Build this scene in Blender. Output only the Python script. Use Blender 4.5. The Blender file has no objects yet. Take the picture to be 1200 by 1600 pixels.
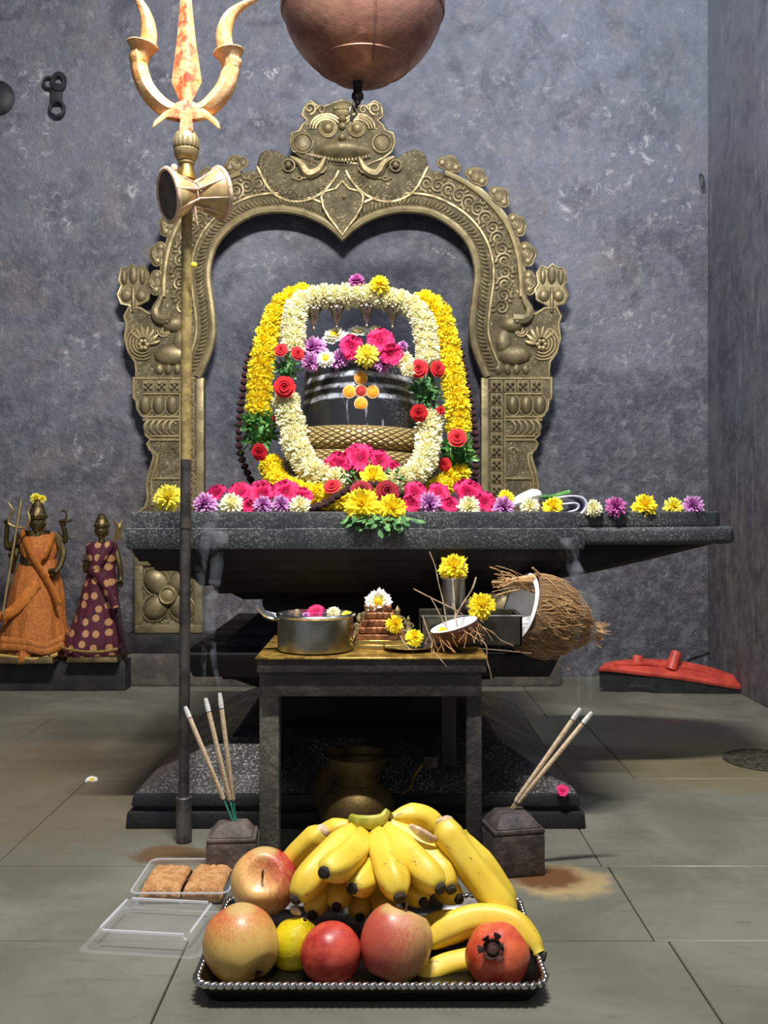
import bpy, bmesh, math, random
from mathutils import Vector, Matrix, noise

S = bpy.context.scene
COL = S.collection
F, H, HY = 1500.0, 0.6, 795.0        # focal length in pixels of a 1200x1600 frame, eye height, horizon row
R = math.radians
PI = math.pi

# ------------------------------------------------------------------ camera
cam_d = bpy.data.cameras.new('camera')
cam = bpy.data.objects.new('camera', cam_d)
COL.objects.link(cam)
cam.location = (0, 0, H)
cam.rotation_euler = (R(90), 0, 0)
cam_d.sensor_fit = 'VERTICAL'
cam_d.sensor_height = 32.0
cam_d.lens = 32.0 * F / 1600.0
cam_d.shift_y = -5 / 1600.0
cam_d.clip_start = 0.02
S.camera = cam

# ------------------------------------------------------------------ world, tube lamp, added fill, exposure
W = bpy.data.worlds.new('room_air')
S.world = W
W.use_nodes = True
W.node_tree.nodes['Background'].inputs[0].default_value = (0.80, 0.86, 1.0, 1)
W.node_tree.nodes['Background'].inputs[1].default_value = 0.22

def area(name, loc, target, sx, sy, power, col):
    l = bpy.data.lights.new(name, 'AREA')
    l.shape = 'RECTANGLE'
    l.size, l.size_y = sx, sy
    l.energy = power
    l.color = col
    o = bpy.data.objects.new(name, l)
    COL.objects.link(o)
    o.location = loc
    o.rotation_euler = (Vector(target) - Vector(loc)).to_track_quat('-Z', 'Y').to_euler()
    return o
area('tube_lamp', (-0.05, 1.02, 2.5), (-0.05, 2.35, 0.75), 0.55, 0.06, 74, (1.0, 0.975, 0.94))
area('upper_fill', (0.9, 2.1, 2.9), (0.75, 3.4, 1.9), 0.9, 0.1, 16, (0.72, 0.82, 1.0))  # added cool fill without a fixture, brightens the upper right wall

S.view_settings.view_transform = 'Standard'
S.view_settings.look = 'None'
S.view_settings.gamma = 1
S.view_settings.use_curve_mapping = False
S.view_settings.exposure = 0.5

# ------------------------------------------------------------------ helpers
def P(px, py, d):
    return Vector(((px - 600) * d / F, d, H - (py - HY) * d / F))

def sp(pts, n=6):
    """Catmull-Rom through points (tuples of any length)"""
    pts = [tuple(p) for p in pts]
    k = len(pts[0])
    out = []
    for i in range(len(pts) - 1):
        p0 = pts[max(i - 1, 0)]; p1 = pts[i]; p2 = pts[i + 1]; p3 = pts[min(i + 2, len(pts) - 1)]
        for j in range(n):
            t = j / n
            out.append(tuple(0.5 * (2 * p1[a] + (p2[a] - p0[a]) * t + (2 * p0[a] - 5 * p1[a] + 4 * p2[a] - p3[a]) * t * t
                                    + (3 * p1[a] - p0[a] - 3 * p2[a] + p3[a]) * t ** 3) for a in range(k)))
    out.append(pts[-1])
    return out

def aim(d, roll=0.0):
    q = Vector(d).normalized().to_track_quat('Z', 'Y')
    return q.to_matrix() @ Matrix.Rotation(roll, 3, 'Z')

class MB:
    def __init__(s):
        s.v = []; s.f = []
    def add(s, vs, fs):
        b = len(s.v)
        s.v += [Vector(v) for v in vs]
        s.f += [tuple(i + b for i in f) for f in fs]
        return s
    def box(s, x0, x1, y0, y1, z0, z1):
        vs = [(x, y, z) for z in (z0, z1) for y in (y0, y1) for x in (x0, x1)]
        return s.add(vs, [(0, 2, 3, 1), (4, 5, 7, 6), (0, 1, 5, 4), (2, 6, 7, 3), (0, 4, 6, 2), (1, 3, 7, 5)])
    def frustum(s, cx, cy, w0, w1, z0, z1, dx0=0, dx1=0):
        vs = [(cx + dx0 + a * w0, cy + b * w0, z0) for a, b in ((-1, -1), (1, -1), (1, 1), (-1, 1))]
        vs += [(cx + dx1 + a * w1, cy + b * w1, z1) for a, b in ((-1, -1), (1, -1), (1, 1), (-1, 1))]
        return s.add(vs, [(3, 2, 1, 0), (4, 5, 6, 7)] + [(i, (i + 1) % 4, 4 + (i + 1) % 4, 4 + i) for i in range(4)])
    def tube(s, pts, r, n=8, prof=None, cap=True, up=None, sq=1.0):
        """sweep; r scalar or list; prof(angle)->factor; sq squashes along the second axis"""
        pts = [Vector(p) for p in pts]
        m = len(pts)
        rs = r if isinstance(r, (list, tuple)) else [r] * m
        T = [(pts[min(i + 1, m - 1)] - pts[max(i - 1, 0)]).normalized() for i in range(m)]
        a = Vector(up) if up else (Vector((0, 0, 1)) if abs(T[0].z) < 0.9 else Vector((1, 0, 0)))
        u = (a - T[0] * a.dot(T[0])).normalized()
        vs = []
        for i in range(m):
            u = (u - T[i] * u.dot(T[i]))
            u = u.normalized() if u.length > 1e-6 else T[i].orthogonal().normalized()
            w = T[i].cross(u)
            for k in range(n):
                an = 2 * PI * k / n
                q = rs[i] * (prof(an) if prof else 1)
                vs.append(pts[i] + u * (math.cos(an) * q) + w * (math.sin(an) * q * sq))
        fs = [(i * n + k, i * n + (k + 1) % n, (i + 1) * n + (k + 1) % n, (i + 1) * n + k) for i in range(m - 1) for k in range(n)]
        if cap:
            fs.append(tuple(range(n - 1, -1, -1)))
            fs.append(tuple((m - 1) * n + k for k in range(n)))
        return s.add(vs, fs)
    def ell(s, c, r, M=None, nu=10, nv=6):
        c = Vector(c)
        if not isinstance(r, (list, tuple)): r = (r, r, r)
        vs = [(0, 0, -1)]
        for j in range(1, nv):
            t = -PI / 2 + PI * j / nv
            for i in range(nu):
                a = 2 * PI * i / nu
                vs.append((math.cos(t) * math.cos(a), math.cos(t) * math.sin(a), math.sin(t)))
        vs.append((0, 0, 1))
        out = []
        for v in vs:
            q = Vector((v[0] * r[0], v[1] * r[1], v[2] * r[2]))
            if M is not None: q = M @ q
            out.append(q + c)
        fs = [(0, 1 + (i + 1) % nu, 1 + i) for i in range(nu)]
        for j in range(nv - 2):
            for i in range(nu):
                a = 1 + j * nu
                fs.append((a + i, a + (i + 1) % nu, a + nu + (i + 1) % nu, a + nu + i))
        t = len(vs) - 1; a = 1 + (nv - 2) * nu
        fs += [(a + i, a + (i + 1) % nu, t) for i in range(nu)]
        return s.add(out, fs)
    def lathe(s, prof, n=24, c=(0, 0, 0), M=None, fn=None, cap=True, flip=False):
        c = Vector(c)
        vs = []
        for (r, z) in prof:
            for i in range(n):
                a = 2 * PI * i / n
                q = r * (fn(a, z) if fn else 1)
                v = Vector((q * math.cos(a), q * math.sin(a), z))
                if M is not None: v = M @ v
                vs.append(v + c)
        m = len(prof)
        fs = [(j * n + i, j * n + (i + 1) % n, (j + 1) * n + (i + 1) % n, (j + 1) * n + i) for j in range(m - 1) for i in range(n)]
        if cap:
            fs.append(tuple(range(n - 1, -1, -1)))
            fs.append(tuple((m - 1) * n + i for i in range(n)))
        if flip: fs = [tuple(reversed(f)) for f in fs]
        return s.add(vs, fs)
    def prism(s, poly, front, back):
        """poly: 2d points; front/back map (x,y)->3d; poly clockwise or not, normals are recalculated"""
        n = len(poly)
        vs = [front(*p) for p in poly] + [back(*p) for p in poly]
        fs = [tuple(range(n)), tuple(range(2 * n - 1, n - 1, -1))]
        fs += [(i, n + i, n + (i + 1) % n, (i + 1) % n) for i in range(n)]
        return s.add(vs, fs)
    def grid(s, fn, nu, nv):
        vs = [fn(i / nu, j / nv) for j in range(nv + 1) for i in range(nu + 1)]
        w = nu + 1
        return s.add(vs, [(j * w + i, j * w + i + 1, (j + 1) * w + i + 1, (j + 1) * w + i) for j in range(nv) for i in range(nu)])

def wloc(o):
    l = Vector((0, 0, 0))
    while o:
        l = l + Vector(o.location); o = o.parent
    return l

def obj(name, mb, mat, parent=None, loc=None, bevel=0, seg=2, smooth=True, sharp=38, sub=0, fix=False, world=True):
    """one mesh object; vertices are given in world space and moved to the object's own origin"""
    me = bpy.data.meshes.new(name)
    o = bpy.data.objects.new(name, me)
    COL.objects.link(o)
    if parent: o.parent = parent
    if loc is not None: o.location = Vector(loc) - (wloc(parent) if parent else Vector())
    off = wloc(o) if world else Vector()
    me.from_pydata([v - off for v in mb.v], [], mb.f)
    if bevel or fix:
        bm = bmesh.new(); bm.from_mesh(me)
        bmesh.ops.recalc_face_normals(bm, faces=bm.faces)
        if bevel:
            es = [e for e in bm.edges if len(e.link_faces) == 2 and e.calc_face_angle(0) > R(28)]
            bmesh.ops.bevel(bm, geom=es, offset=bevel, segments=seg, affect='EDGES', profile=0.6, clamp_overlap=True)
        bm.to_mesh(me); bm.free()
    if smooth:
        me.polygons.foreach_set('use_smooth', [True] * len(me.polygons))
        me.set_sharp_from_angle(angle=R(sharp))
    me.validate()
    me.update()
    if mat: me.materials.append(mat)
    if sub:
        m = o.modifiers.new('sub', 'SUBSURF'); m.levels = m.render_levels = sub
    return o

def thing(name, label, cat, loc=(0, 0, 0), group=None):
    o = bpy.data.objects.new(name, None)
    o.empty_display_size = 0.05
    COL.objects.link(o)
    o.location = loc
    return tag(o, label, cat, group)

def tag(o, label, cat, group=None):
    o['label'] = label; o['category'] = cat
    if group: o['group'] = group
    return o

def struct(o):
    o['kind'] = 'structure'
    return o

def stuff(o):
    o['kind'] = 'stuff'
    return o

def inst(name, me, M, loc, scale, parent=None):
    """another object on shared mesh data"""
    o = bpy.data.objects.new(name, me)
    COL.objects.link(o)
    if parent: o.parent = parent
    sc = Matrix.Diagonal(Vector(scale if isinstance(scale, (tuple, list)) else (scale,) * 3))
    m4 = (M @ sc).to_4x4()
    m4.translation = Vector(loc) - (wloc(parent) if parent else Vector())
    o.matrix_local = m4
    return o

# ------------------------------------------------------------------ materials
def lin(c):
    return tuple((x / 255 / 12.92 if x / 255 <= 0.04045 else ((x / 255 + 0.055) / 1.055) ** 2.4) for x in c) + (1,)

class NT:
    def __init__(s, name):
        s.m = bpy.data.materials.new(name)
        s.m.use_nodes = True
        s.t = s.m.node_tree
        s.b = s.t.nodes['Principled BSDF']
        s.out = s.t.nodes['Material Output']
        s.tc = s.t.nodes.new('ShaderNodeTexCoord')
    def put(s, sock, v):
        if isinstance(v, bpy.types.NodeSocket): s.t.links.new(v, sock)
        else: sock.default_value = v
    def n(s, typ, ins=None, **at):
        x = s.t.nodes.new(typ)
        for k, v in at.items(): setattr(x, k, v)
        for k, v in (ins or {}).items(): s.put(x.inputs[k], v)
        return x
    def obj(s): return s.tc.outputs['Object']
    def mapping(s, scale=(1, 1, 1), loc=(0, 0, 0), rot=(0, 0, 0), vec=None):
        return s.n('ShaderNodeMapping', {'Vector': vec or s.obj(), 'Scale': scale, 'Location': loc, 'Rotation': rot}).outputs[0]
    def noise(s, scale, detail=4, rough=0.6, vec=None, dist=0):
        return s.n('ShaderNodeTexNoise', {'Vector': vec or s.obj(), 'Scale': scale, 'Detail': detail, 'Roughness': rough, 'Distortion': dist}).outputs[0]
    def voro(s, scale, vec=None, feat='F1', out=0, rnd=1.0):
        return s.n('ShaderNodeTexVoronoi', {'Vector': vec or s.obj(), 'Scale': scale, 'Randomness': rnd}, feature=feat).outputs[out]
    def math(s, op, a, b=0.0, c=None, clamp=False):
        x = s.n('ShaderNodeMath', {0: a, 1: b}, operation=op, use_clamp=clamp)
        if c is not None: s.put(x.inputs[2], c)
        return x.outputs[0]
    def rng(s, v, a, b, c=0.0, d=1.0):
        return s.n('ShaderNodeMapRange', {0: v, 1: a, 2: b, 3: c, 4: d}, interpolation_type='SMOOTHSTEP').outputs[0]
    def mix(s, f, a, b):
        x = s.n('ShaderNodeMix', None, data_type='RGBA')
        s.put(x.inputs[0], f); s.put(x.inputs[6], a); s.put(x.inputs[7], b)
        return x.outputs[2]
    def xyz(s, vec=None):
        x = s.n('ShaderNodeSeparateXYZ', {0: vec or s.obj()})
        return x.outputs
    def length(s, vec=None):
        return s.n('ShaderNodeVectorMath', {0: vec or s.obj()}, operation='LENGTH').outputs['Value']
    def bump(s, h, strength=0.3, dist=0.01):
        x = s.n('ShaderNodeBump', {'Height': h, 'Strength': strength, 'Distance': dist})
        s.put(s.b.inputs['Normal'], x.outputs[0])
    def set(s, col=None, rough=None, metal=None, **kw):
        if col is not None: s.put(s.b.inputs['Base Color'], col)
        if rough is not None: s.put(s.b.inputs['Roughness'], rough)
        if metal is not None: s.put(s.b.inputs['Metallic'], metal)
        for k, v in kw.items(): s.put(s.b.inputs[k.replace('_', ' ')], v)
        return s

def pm(name, c1, c2=None, rough=0.55, metal=0.0, scale=20, lo=0.4, hi=0.62, bump=0.0, bscale=None, bdist=0.004, detail=5, r2=None, sss=0, **kw):
    t = NT(name)
    c1 = lin(c1)
    if c2 is not None:
        nz = t.rng(t.noise(scale, detail), lo, hi)
        t.set(t.mix(nz, c1, lin(c2)), rough if r2 is None else t.math('ADD', t.math('MULTIPLY', nz, r2 - rough), rough), metal)
    else:
        t.set(c1, rough, metal)
    if bump: t.bump(t.noise(bscale or scale * 2, 6), bump, bdist)
    if sss:
        t.b.inputs['Subsurface Weight'].default_value = sss
        t.b.inputs['Subsurface Radius'].default_value = (0.01, 0.006, 0.003)
        t.b.inputs['Subsurface Scale'].default_value = 0.3
    for k, v in kw.items(): t.b.inputs[k.replace('_', ' ')].default_value = v
    return t.m

def radial(name, stops, rough=0.6, lo=0.0, hi=1.05, trans=0.0):
    """petal colour from the flower's heart to its petal tips"""
    t = NT(name)
    f = t.rng(t.length(), lo, hi)
    f = t.math('ADD', f, t.math('MULTIPLY', t.math('SUBTRACT', t.noise(3.0, 2), 0.5), 0.25), clamp=True)
    r = t.n('ShaderNodeValToRGB', {0: f})
    els = r.color_ramp.elements
    while len(els) < len(stops): els.new(0.5)
    for e, (p, c) in zip(els, stops):
        e.position = p; e.color = lin(c)
    t.set(r.outputs[0], rough)
    t.b.inputs['Specular IOR Level'].default_value = 0.2
    if trans:
        tr = t.n('ShaderNodeBsdfTranslucent', {0: r.outputs[0]})
        ms = t.n('ShaderNodeMixShader', {0: trans, 1: t.b.outputs[0], 2: tr.outputs[0]})
        t.t.links.new(ms.outputs[0], t.out.inputs[0])
    return t.m

def wall_mat(name, streak=False, stains=()):
    t = NT(name)
    g = t.n('ShaderNodeNewGeometry').outputs['Position']
    x, y, z = t.xyz(g)
    warp = t.noise(3.0, 5, 0.6, g)
    big = t.rng(t.noise(2.2, 6, 0.62, g, 0.6), 0.34, 0.66)
    col = t.mix(big, lin((72, 75, 86)), lin((104, 106, 118)))
    col = t.mix(t.math('MULTIPLY', t.rng(t.math('ADD', z, t.math('MULTIPLY', warp, .6)), 1.5, 2.5), .5), col, lin((107, 111, 124)))  # bluer and paler upward: haze and cool light put into the colour
    # bare, browner plaster low on the wall, below an uneven line
    low = t.rng(t.math('ADD', z, t.math('MULTIPLY', t.math('SUBTRACT', warp, 0.5), 0.55)), 0.36, 0.95, 1.0, 0.0)
    brown = t.mix(t.rng(t.noise(14, 6, 0.7, g), 0.35, 0.65), lin((66, 60, 58)), lin((98, 90, 86)))
    col = t.mix(t.math('MULTIPLY', low, 0.85), col, brown)
    # soot clouds
    col = t.mix(t.math('MULTIPLY', t.rng(t.noise(4.5, 6, 0.65, g, 1.0), 0.46, 0.66), 0.7), col, lin((58, 61, 72)))
    col = t.mix(t.math('MULTIPLY', t.rng(t.noise(6.5, 7, 0.7, g, 0.6), 0.5, 0.68), 0.45), col, lin((120, 112, 108)))
    # scuffed pale patches, gathered where stains list them
    pat = 0.0
    for (cx, cz, rx, rz, st) in stains:
        dx = t.math('DIVIDE', t.math('SUBTRACT', x, cx), rx)
        dz = t.math('DIVIDE', t.math('SUBTRACT', z, cz), rz)
        q = t.math('SQRT', t.math('ADD', t.math('MULTIPLY', dx, dx), t.math('MULTIPLY', dz, dz)))
        q = t.math('ADD', q, t.math('MULTIPLY', t.math('SUBTRACT', t.noise(9, 4, 0.6, g), 0.5), 1.6))
        pat = t.math('MAXIMUM', pat, t.math('MULTIPLY', t.rng(q, 0.55, 1.15, 1.0, 0.0), st))
    if not streak:
        # old darker coat on the lower right, its top edge ragged
        rag = t.math('ADD', z, t.math('MULTIPLY', t.math('SUBTRACT', t.noise(5, 3, .5, g), .5), .22))
        dk = t.math('MULTIPLY', t.rng(rag, 1.075, 1.10, 1.0, 0.0), t.rng(x, .48, .60))
        col = t.mix(t.math('MULTIPLY', dk, .6), col, lin((56, 59, 68)))
        # worn skin of plaster in fine mottles
    mott = t.rng(t.noise(19, 9, .78, g, .3), .44, .62)
    col = t.mix(t.math('MULTIPLY', mott, .38), col, lin((128, 127, 134)))
    vec = t.n('ShaderNodeMapping', {'Vector': g, 'Scale': (9, 9, 1.2) if streak else (1, 1, 1)}).outputs[0]
    fine = t.rng(t.noise(4.0 if streak else 26, 8, 0.72, vec, 0.4), 0.52, 0.70)
    fleck = t.math('MULTIPLY', fine, t.math('ADD', 0.26, t.math('MULTIPLY', pat, 0.6)), clamp=True)
    col = t.mix(fleck, col, lin((188, 186, 188)))
    spots = t.rng(t.voro(34, g), 0.0, 0.16, 1.0, 0.0)
    spots = t.math('MULTIPLY', spots, t.rng(t.noise(7, 3, 0.5, g), 0.5, 0.62))
    col = t.mix(t.math('MULTIPLY', spots, 0.4), col, lin((200, 198, 196)))
    t.set(col, t.rng(fine, 0, 1, 0.62, 0.8), 0)
    h = t.math('ADD', t.math('MULTIPLY', t.noise(5, 6, 0.6, g), 1.0), t.math('MULTIPLY', t.noise(40, 6, 0.7, vec if streak else g), 0.35))
    t.bump(h, 0.5, 0.03)
    return t.m

def granite(name, dark, pale, amt=0.5, scale=260, rough=0.5, bump=0.25):
    t = NT(name)
    g = t.n('ShaderNodeNewGeometry').outputs['Position']
    sp_ = t.rng(t.noise(scale, 3, 0.8, g), 0.5, 0.68)
    wear = t.rng(t.noise(9, 5, 0.6, g), 0.3, 0.7)
    col = t.mix(t.math('MULTIPLY', sp_, t.math('MULTIPLY', t.math('ADD', wear, 0.35), amt)), lin(dark), lin(pale))
    t.set(col, t.rng(wear, 0, 1, rough - 0.12, rough + 0.15))
    t.bump(t.math('ADD', t.noise(scale * 0.6, 4, 0.7, g), t.math('MULTIPLY', t.noise(18, 4, 0.6, g), 1.5)), bump, 0.006)
    return t.m

def floor_mat(name):
    t = NT(name)
    g = t.n('ShaderNodeNewGeometry').outputs['Position']
    a = t.rng(t.noise(2.4, 6, 0.6, g, 0.8), 0.35, 0.68)
    col = t.mix(a, lin((92, 92, 80)), lin((118, 117, 105)))
    rnd = t.n('ShaderNodeObjectInfo').outputs['Random']
    col = t.mix(t.math('MULTIPLY', rnd, 0.35), col, lin((104, 105, 95)))
    st = t.n('ShaderNodeMapping', {'Vector': g, 'Scale': (3, 14, 1)}).outputs[0]
    col = t.mix(t.math('MULTIPLY', t.rng(t.noise(3, 6, 0.65, st, 0.5), 0.54, 0.72), 0.5), col, lin((84, 82, 72)))
    # rusty spills beside the two incense stones, and a damp ochre tinge by the drain
    x, y, z = t.xyz(g)
    for (cx, cy, rx, ry, c, amt) in ((0.285, 1.545, 0.095, 0.075, (172, 146, 98), 0.7), (0.262, 1.565, 0.075, 0.055, (92, 58, 30), 0.95),
                                     (-0.375, 1.665, 0.075, 0.055, (92, 60, 34), 0.85), (-0.32, 1.655, 0.12, 0.06, (98, 78, 50), 0.7),
                                     (0.85, 2.25, 0.40, 0.28, (116, 100, 62), 0.55), (-0.75, 2.1, 0.6, 0.5, (106, 90, 66), 0.55)):
        dx = t.math('DIVIDE', t.math('SUBTRACT', x, cx), rx)
        dy = t.math('DIVIDE', t.math('SUBTRACT', y, cy), ry)
        q = t.math('SQRT', t.math('ADD', t.math('MULTIPLY', dx, dx), t.math('MULTIPLY', dy, dy)))
        q = t.math('ADD', q, t.math('MULTIPLY', t.math('SUBTRACT', t.noise(22, 5, 0.65, g), 0.5), 1.1))
        col = t.mix(t.math('MULTIPLY', t.rng(q, 0.55, 1.1, 1.0, 0.0), amt), col, lin(c))
    spk = t.rng(t.voro(30, g), 0.0, 0.05, 1.0, 0.0)
    spk = t.math('MULTIPLY', spk, t.rng(t.noise(11, 2, 0.5, g), 0.55, 0.6))
    col = t.mix(t.math('MULTIPLY', spk, 0.6), col, lin((215, 212, 200)))
    t.set(col, t.rng(t.noise(6, 4, 0.6, g), 0.3, 0.7, 0.38, 0.6))
    t.bump(t.math('ADD', t.noise(5, 5, 0.6, g), t.math('MULTIPLY', t.noise(70, 4, 0.6, g), 0.12)), 0.22, 0.012)
    return t.m

def engraved(name, c1, c2, rough=0.46, metal=0.5, cell=52, rings=34, bump=0.55):
    """sheet brass chased all over with small curls"""
    t = NT(name)
    w = t.n('ShaderNodeVectorMath', {0: t.obj(), 1: t.n('ShaderNodeVectorMath', {0: t.n('ShaderNodeTexNoise', {'Vector': t.obj(), 'Scale': 40.0}).outputs[1], 3: 0.012}, operation='SCALE').outputs[0]}, operation='ADD').outputs[0]
    d = t.voro(cell, w)
    h = t.math('SINE', t.math('MULTIPLY', d, rings))
    n1 = t.rng(t.noise(24, 5), .38, .66)
    t.set(t.mix(n1, lin(c1), lin(c2)), t.rng(n1, 0, 1, rough, rough + .16), metal)
    t.bump(t.math('ADD', h, t.math('MULTIPLY', t.noise(200, 3), .5)), bump, .003)
    return t.m

def brass(name, c1, c2, rough=0.42, scale=30, bump=0.25, bscale=160, metal=1.0):
    return pm(name, c1, c2, rough, metal, scale, 0.38, 0.66, bump, bscale, 0.003, r2=rough + 0.18)

def clear_mat(name, tint=(251, 252, 253), gl=0.10):
    t = NT(name)
    tr = t.n('ShaderNodeBsdfTransparent', {0: lin(tint)})
    gs = t.n('ShaderNodeBsdfGlossy', {0: (1, 1, 1, 1), 1: 0.12})
    lw = t.n('ShaderNodeLayerWeight', {0: 0.35})
    f = t.math('ADD', t.math('MULTIPLY', lw.outputs['Fresnel'], 0.4), gl, clamp=True)
    ms = t.n('ShaderNodeMixShader', {0: f, 1: tr.outputs[0], 2: gs.outputs[0]})
    t.t.links.new(ms.outputs[0], t.out.inputs[0])
    return t.m

def frost_mat(name, amt=.3):
    t = NT(name)
    tr = t.n('ShaderNodeBsdfTransparent', {0: (1, 1, 1, 1)})
    t.set((.82, .84, .88, 1), .2)
    ms = t.n('ShaderNodeMixShader', {0: amt, 1: tr.outputs[0], 2: t.b.outputs[0]})
    t.t.links.new(ms.outputs[0], t.out.inputs[0])
    return t.m

def smoke_mat(name, dens):
    t = NT(name)
    t.t.nodes.remove(t.b)
    v = t.n('ShaderNodeVolumePrincipled', {'Color': (0.85, 0.9, 1, 1), 'Anisotropy': 0.2})
    g = t.n('ShaderNodeNewGeometry').outputs['Position']
    t.put(v.inputs['Density'], t.math('MULTIPLY', t.rng(t.noise(30, 3, 0.5, g, 0.8), 0.4, 0.68), dens))
    t.t.links.new(v.outputs[0], t.out.inputs[1])
    return t.m
# ------------------------------------------------------------------ shared materials
STAINS = tuple(((px - 600) * 3.43 / F, H - (py - HY) * 3.43 / F, rx * 3.43 / F, rz * 3.43 / F, st) for px, py, rx, rz, st in (
    (420, 120, 45, 16, 1.6), (410, 190, 30, 28, .7), (730, 175, 22, 28, .9), (990, 165, 55, 30, 1.0), (1010, 240, 60, 40, 1.2), (950, 300, 60, 40, 1.1),
    (890, 320, 30, 30, 1.1), (1060, 330, 50, 60, .9), (900, 60, 70, 14, .6), (60, 130, 55, 30, 1.2), (50, 230, 40, 45, .9), (220, 260, 40, 60, .8),
    (110, 330, 60, 40, .8), (440, 400, 60, 40, .5), (700, 400, 35, 22, .9), (150, 560, 80, 50, .7), (130, 700, 60, 26, .9), (1000, 520, 110, 50, .8), (890, 540, 40, 40, .6),
    (1000, 400, 90, 50, .6), (640, 130, 300, 20, .2), (230, 120, 40, 20, .8)))
M_wall = wall_mat('sooty_hazed_plaster', False, STAINS)
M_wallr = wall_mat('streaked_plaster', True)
M_floor = floor_mat('polished_floor_stone')
M_grout = pm('dark_joint', (70, 68, 58), (50, 48, 42), 0.8, 0, 30)
M_gran = granite('speckled_granite', (50, 54, 55), (150, 156, 154), 0.7)
M_gran2 = granite('shade_granite', (15, 16, 20), (62, 64, 68), 0.4, 260, 0.62)  # same granite, its colour darkened for the parts in shade
M_gran3 = granite('worn_granite', (50, 50, 50), (176, 174, 168), 0.85, 210, 0.42)
M_shade = pm('shade_black_stone', (13, 14, 18), (26, 27, 32), .75, 0, 30, bump=.3, bscale=80)  # near-black colour stands for the deep shade under the slab
M_brown = pm('brown_ledge_stone', (72, 64, 60), (96, 88, 82), 0.75, 0, 12, bump=0.5, bscale=30, bdist=0.01)
M_dark = pm('dark_and_shade_stone', (30, 29, 30), (48, 46, 46), 0.6, 0, 14, bump=0.4, bscale=60)
M_brass = brass('aged_brass', (150, 136, 100), (112, 100, 74), 0.46, 26, metal=0.5)
M_brass_hi = brass('rubbed_brass', (172, 156, 114), (134, 119, 84), 0.42, 26, metal=0.5)
M_brass_sheet = engraved('embossed_brass', (144, 131, 100), (110, 99, 75))
M_gold = brass('bright_brass', (206, 176, 104), (160, 130, 68), 0.3, 20)

M_ashline = pm('ash_dust', (150, 152, 154), (96, 98, 100), .9, 0, 90, .4, .6)
# ------------------------------------------------------------------ room
WY = 3.43
XR = 1.157
mb = MB().box(-2.4, XR + 0.15, WY, WY + 0.15, -0.05, 3.05)
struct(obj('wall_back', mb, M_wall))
mb = MB().box(XR, XR + 0.15, 0.2, WY, -0.05, 3.05)
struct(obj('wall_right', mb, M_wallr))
mb = MB().box(-2.55, -2.4, 0.2, WY + 0.15, -0.05, 3.05)
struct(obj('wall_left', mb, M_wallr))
mb = MB().box(-2.55, XR + 0.15, 0.2, WY + 0.15, 3.05, 3.15)
struct(obj('ceiling', mb, M_dark))
mb = MB().box(-2.4, XR, 0.2, WY, -0.08, -0.012)
floor = struct(obj('floor', mb, M_grout))
rows = [(0.2, 1.333, (-0.945, -0.272, 0.395)), (1.333, 1.612, (-1.32, -0.652, 0.376)), (1.612, 2.135, (-1.32, -0.656, 0.366)),
        (2.135, 2.76, (-1.62, -0.95, -0.28, 0.56)), (2.76, WY, (-1.7, -0.9, -0.2, 0.47))]
for (y0, y1, xs) in rows:
    e = (-2.4,) + xs + (XR,)
    for x0, x1 in zip(e, e[1:]):
        g = 0.0008
        obj('floor_tile', MB().box(x0 + g, x1 - g, y0 + g, y1 - g, -0.03, 0), M_floor, floor, loc=((x0 + x1) / 2, (y0 + y1) / 2, 0), bevel=0.0015, seg=1)
# tiles left off under the drain are not needed: the grate lies in the tile's face

# ------------------------------------------------------------------ stone pedestal
CX, CY = -0.053, 2.23
ped = thing('stone_pedestal', 'black granite pedestal of stepped mouldings with a flat slab and a long spout', 'pedestal', (CX, CY, 0))
def fr(name, w0, z0, w1, z1, m=M_gran, bev=0.004, cx=CX, dx=0):
    return obj(name, MB().frustum(cx + dx, CY, w0, w1, z0, z1), m, ped, bevel=bev, seg=2)
fr('base_step', .432, 0, .430, .030, M_gran2)
fr('base_step', .415, .030, .415, .040, M_gran2, 0)
fr('base_step', .424, .040, .420, .062, M_gran2)
fr('base_slope', .418, .062, .285, .132, M_gran3, 0.003)
fr('neck', .26, .132, .245, .150, M_shade)
fr('neck', .190, .150, .190, .225, M_shade)
fr('moulding', .215, .225, .262, .252, M_shade)
fr('moulding', .275, .252, .285, .270, M_shade)
fr('middle_slab', .350, .270, .370, .318, M_gran2, .006, CX + .028)
fr('moulding', .275, .318, .265, .338, M_shade)
fr('moulding', .250, .338, .236, .360, M_shade)
fr('waist', .204, .360, .204, .412, M_shade)
fr('moulding', .240, .412, .264, .428, M_shade)
fr('moulding', .285, .428, .295, .446, M_shade)
fr('moulding', .315, .446, .326, .462, M_shade)
fr('moulding', .345, .462, .352, .480, M_shade)
fr('moulding', .385, .480, .400, .500, M_shade)
fr('slab', .412, .500, .424, .524, M_shade, .004)
fr('slab', .430, .5235, .433, .562, M_gran, .005)
for k in range(3): obj('ash_line', MB().box(CX - .432 + .30 * k, CX - .432 + .26 + .30 * k, CY - .4325, CY - .4245, .5615, .5632), M_ashline, ped)
fr('slab', .424, .5615, .424, .5945, M_gran, .004)
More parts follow.
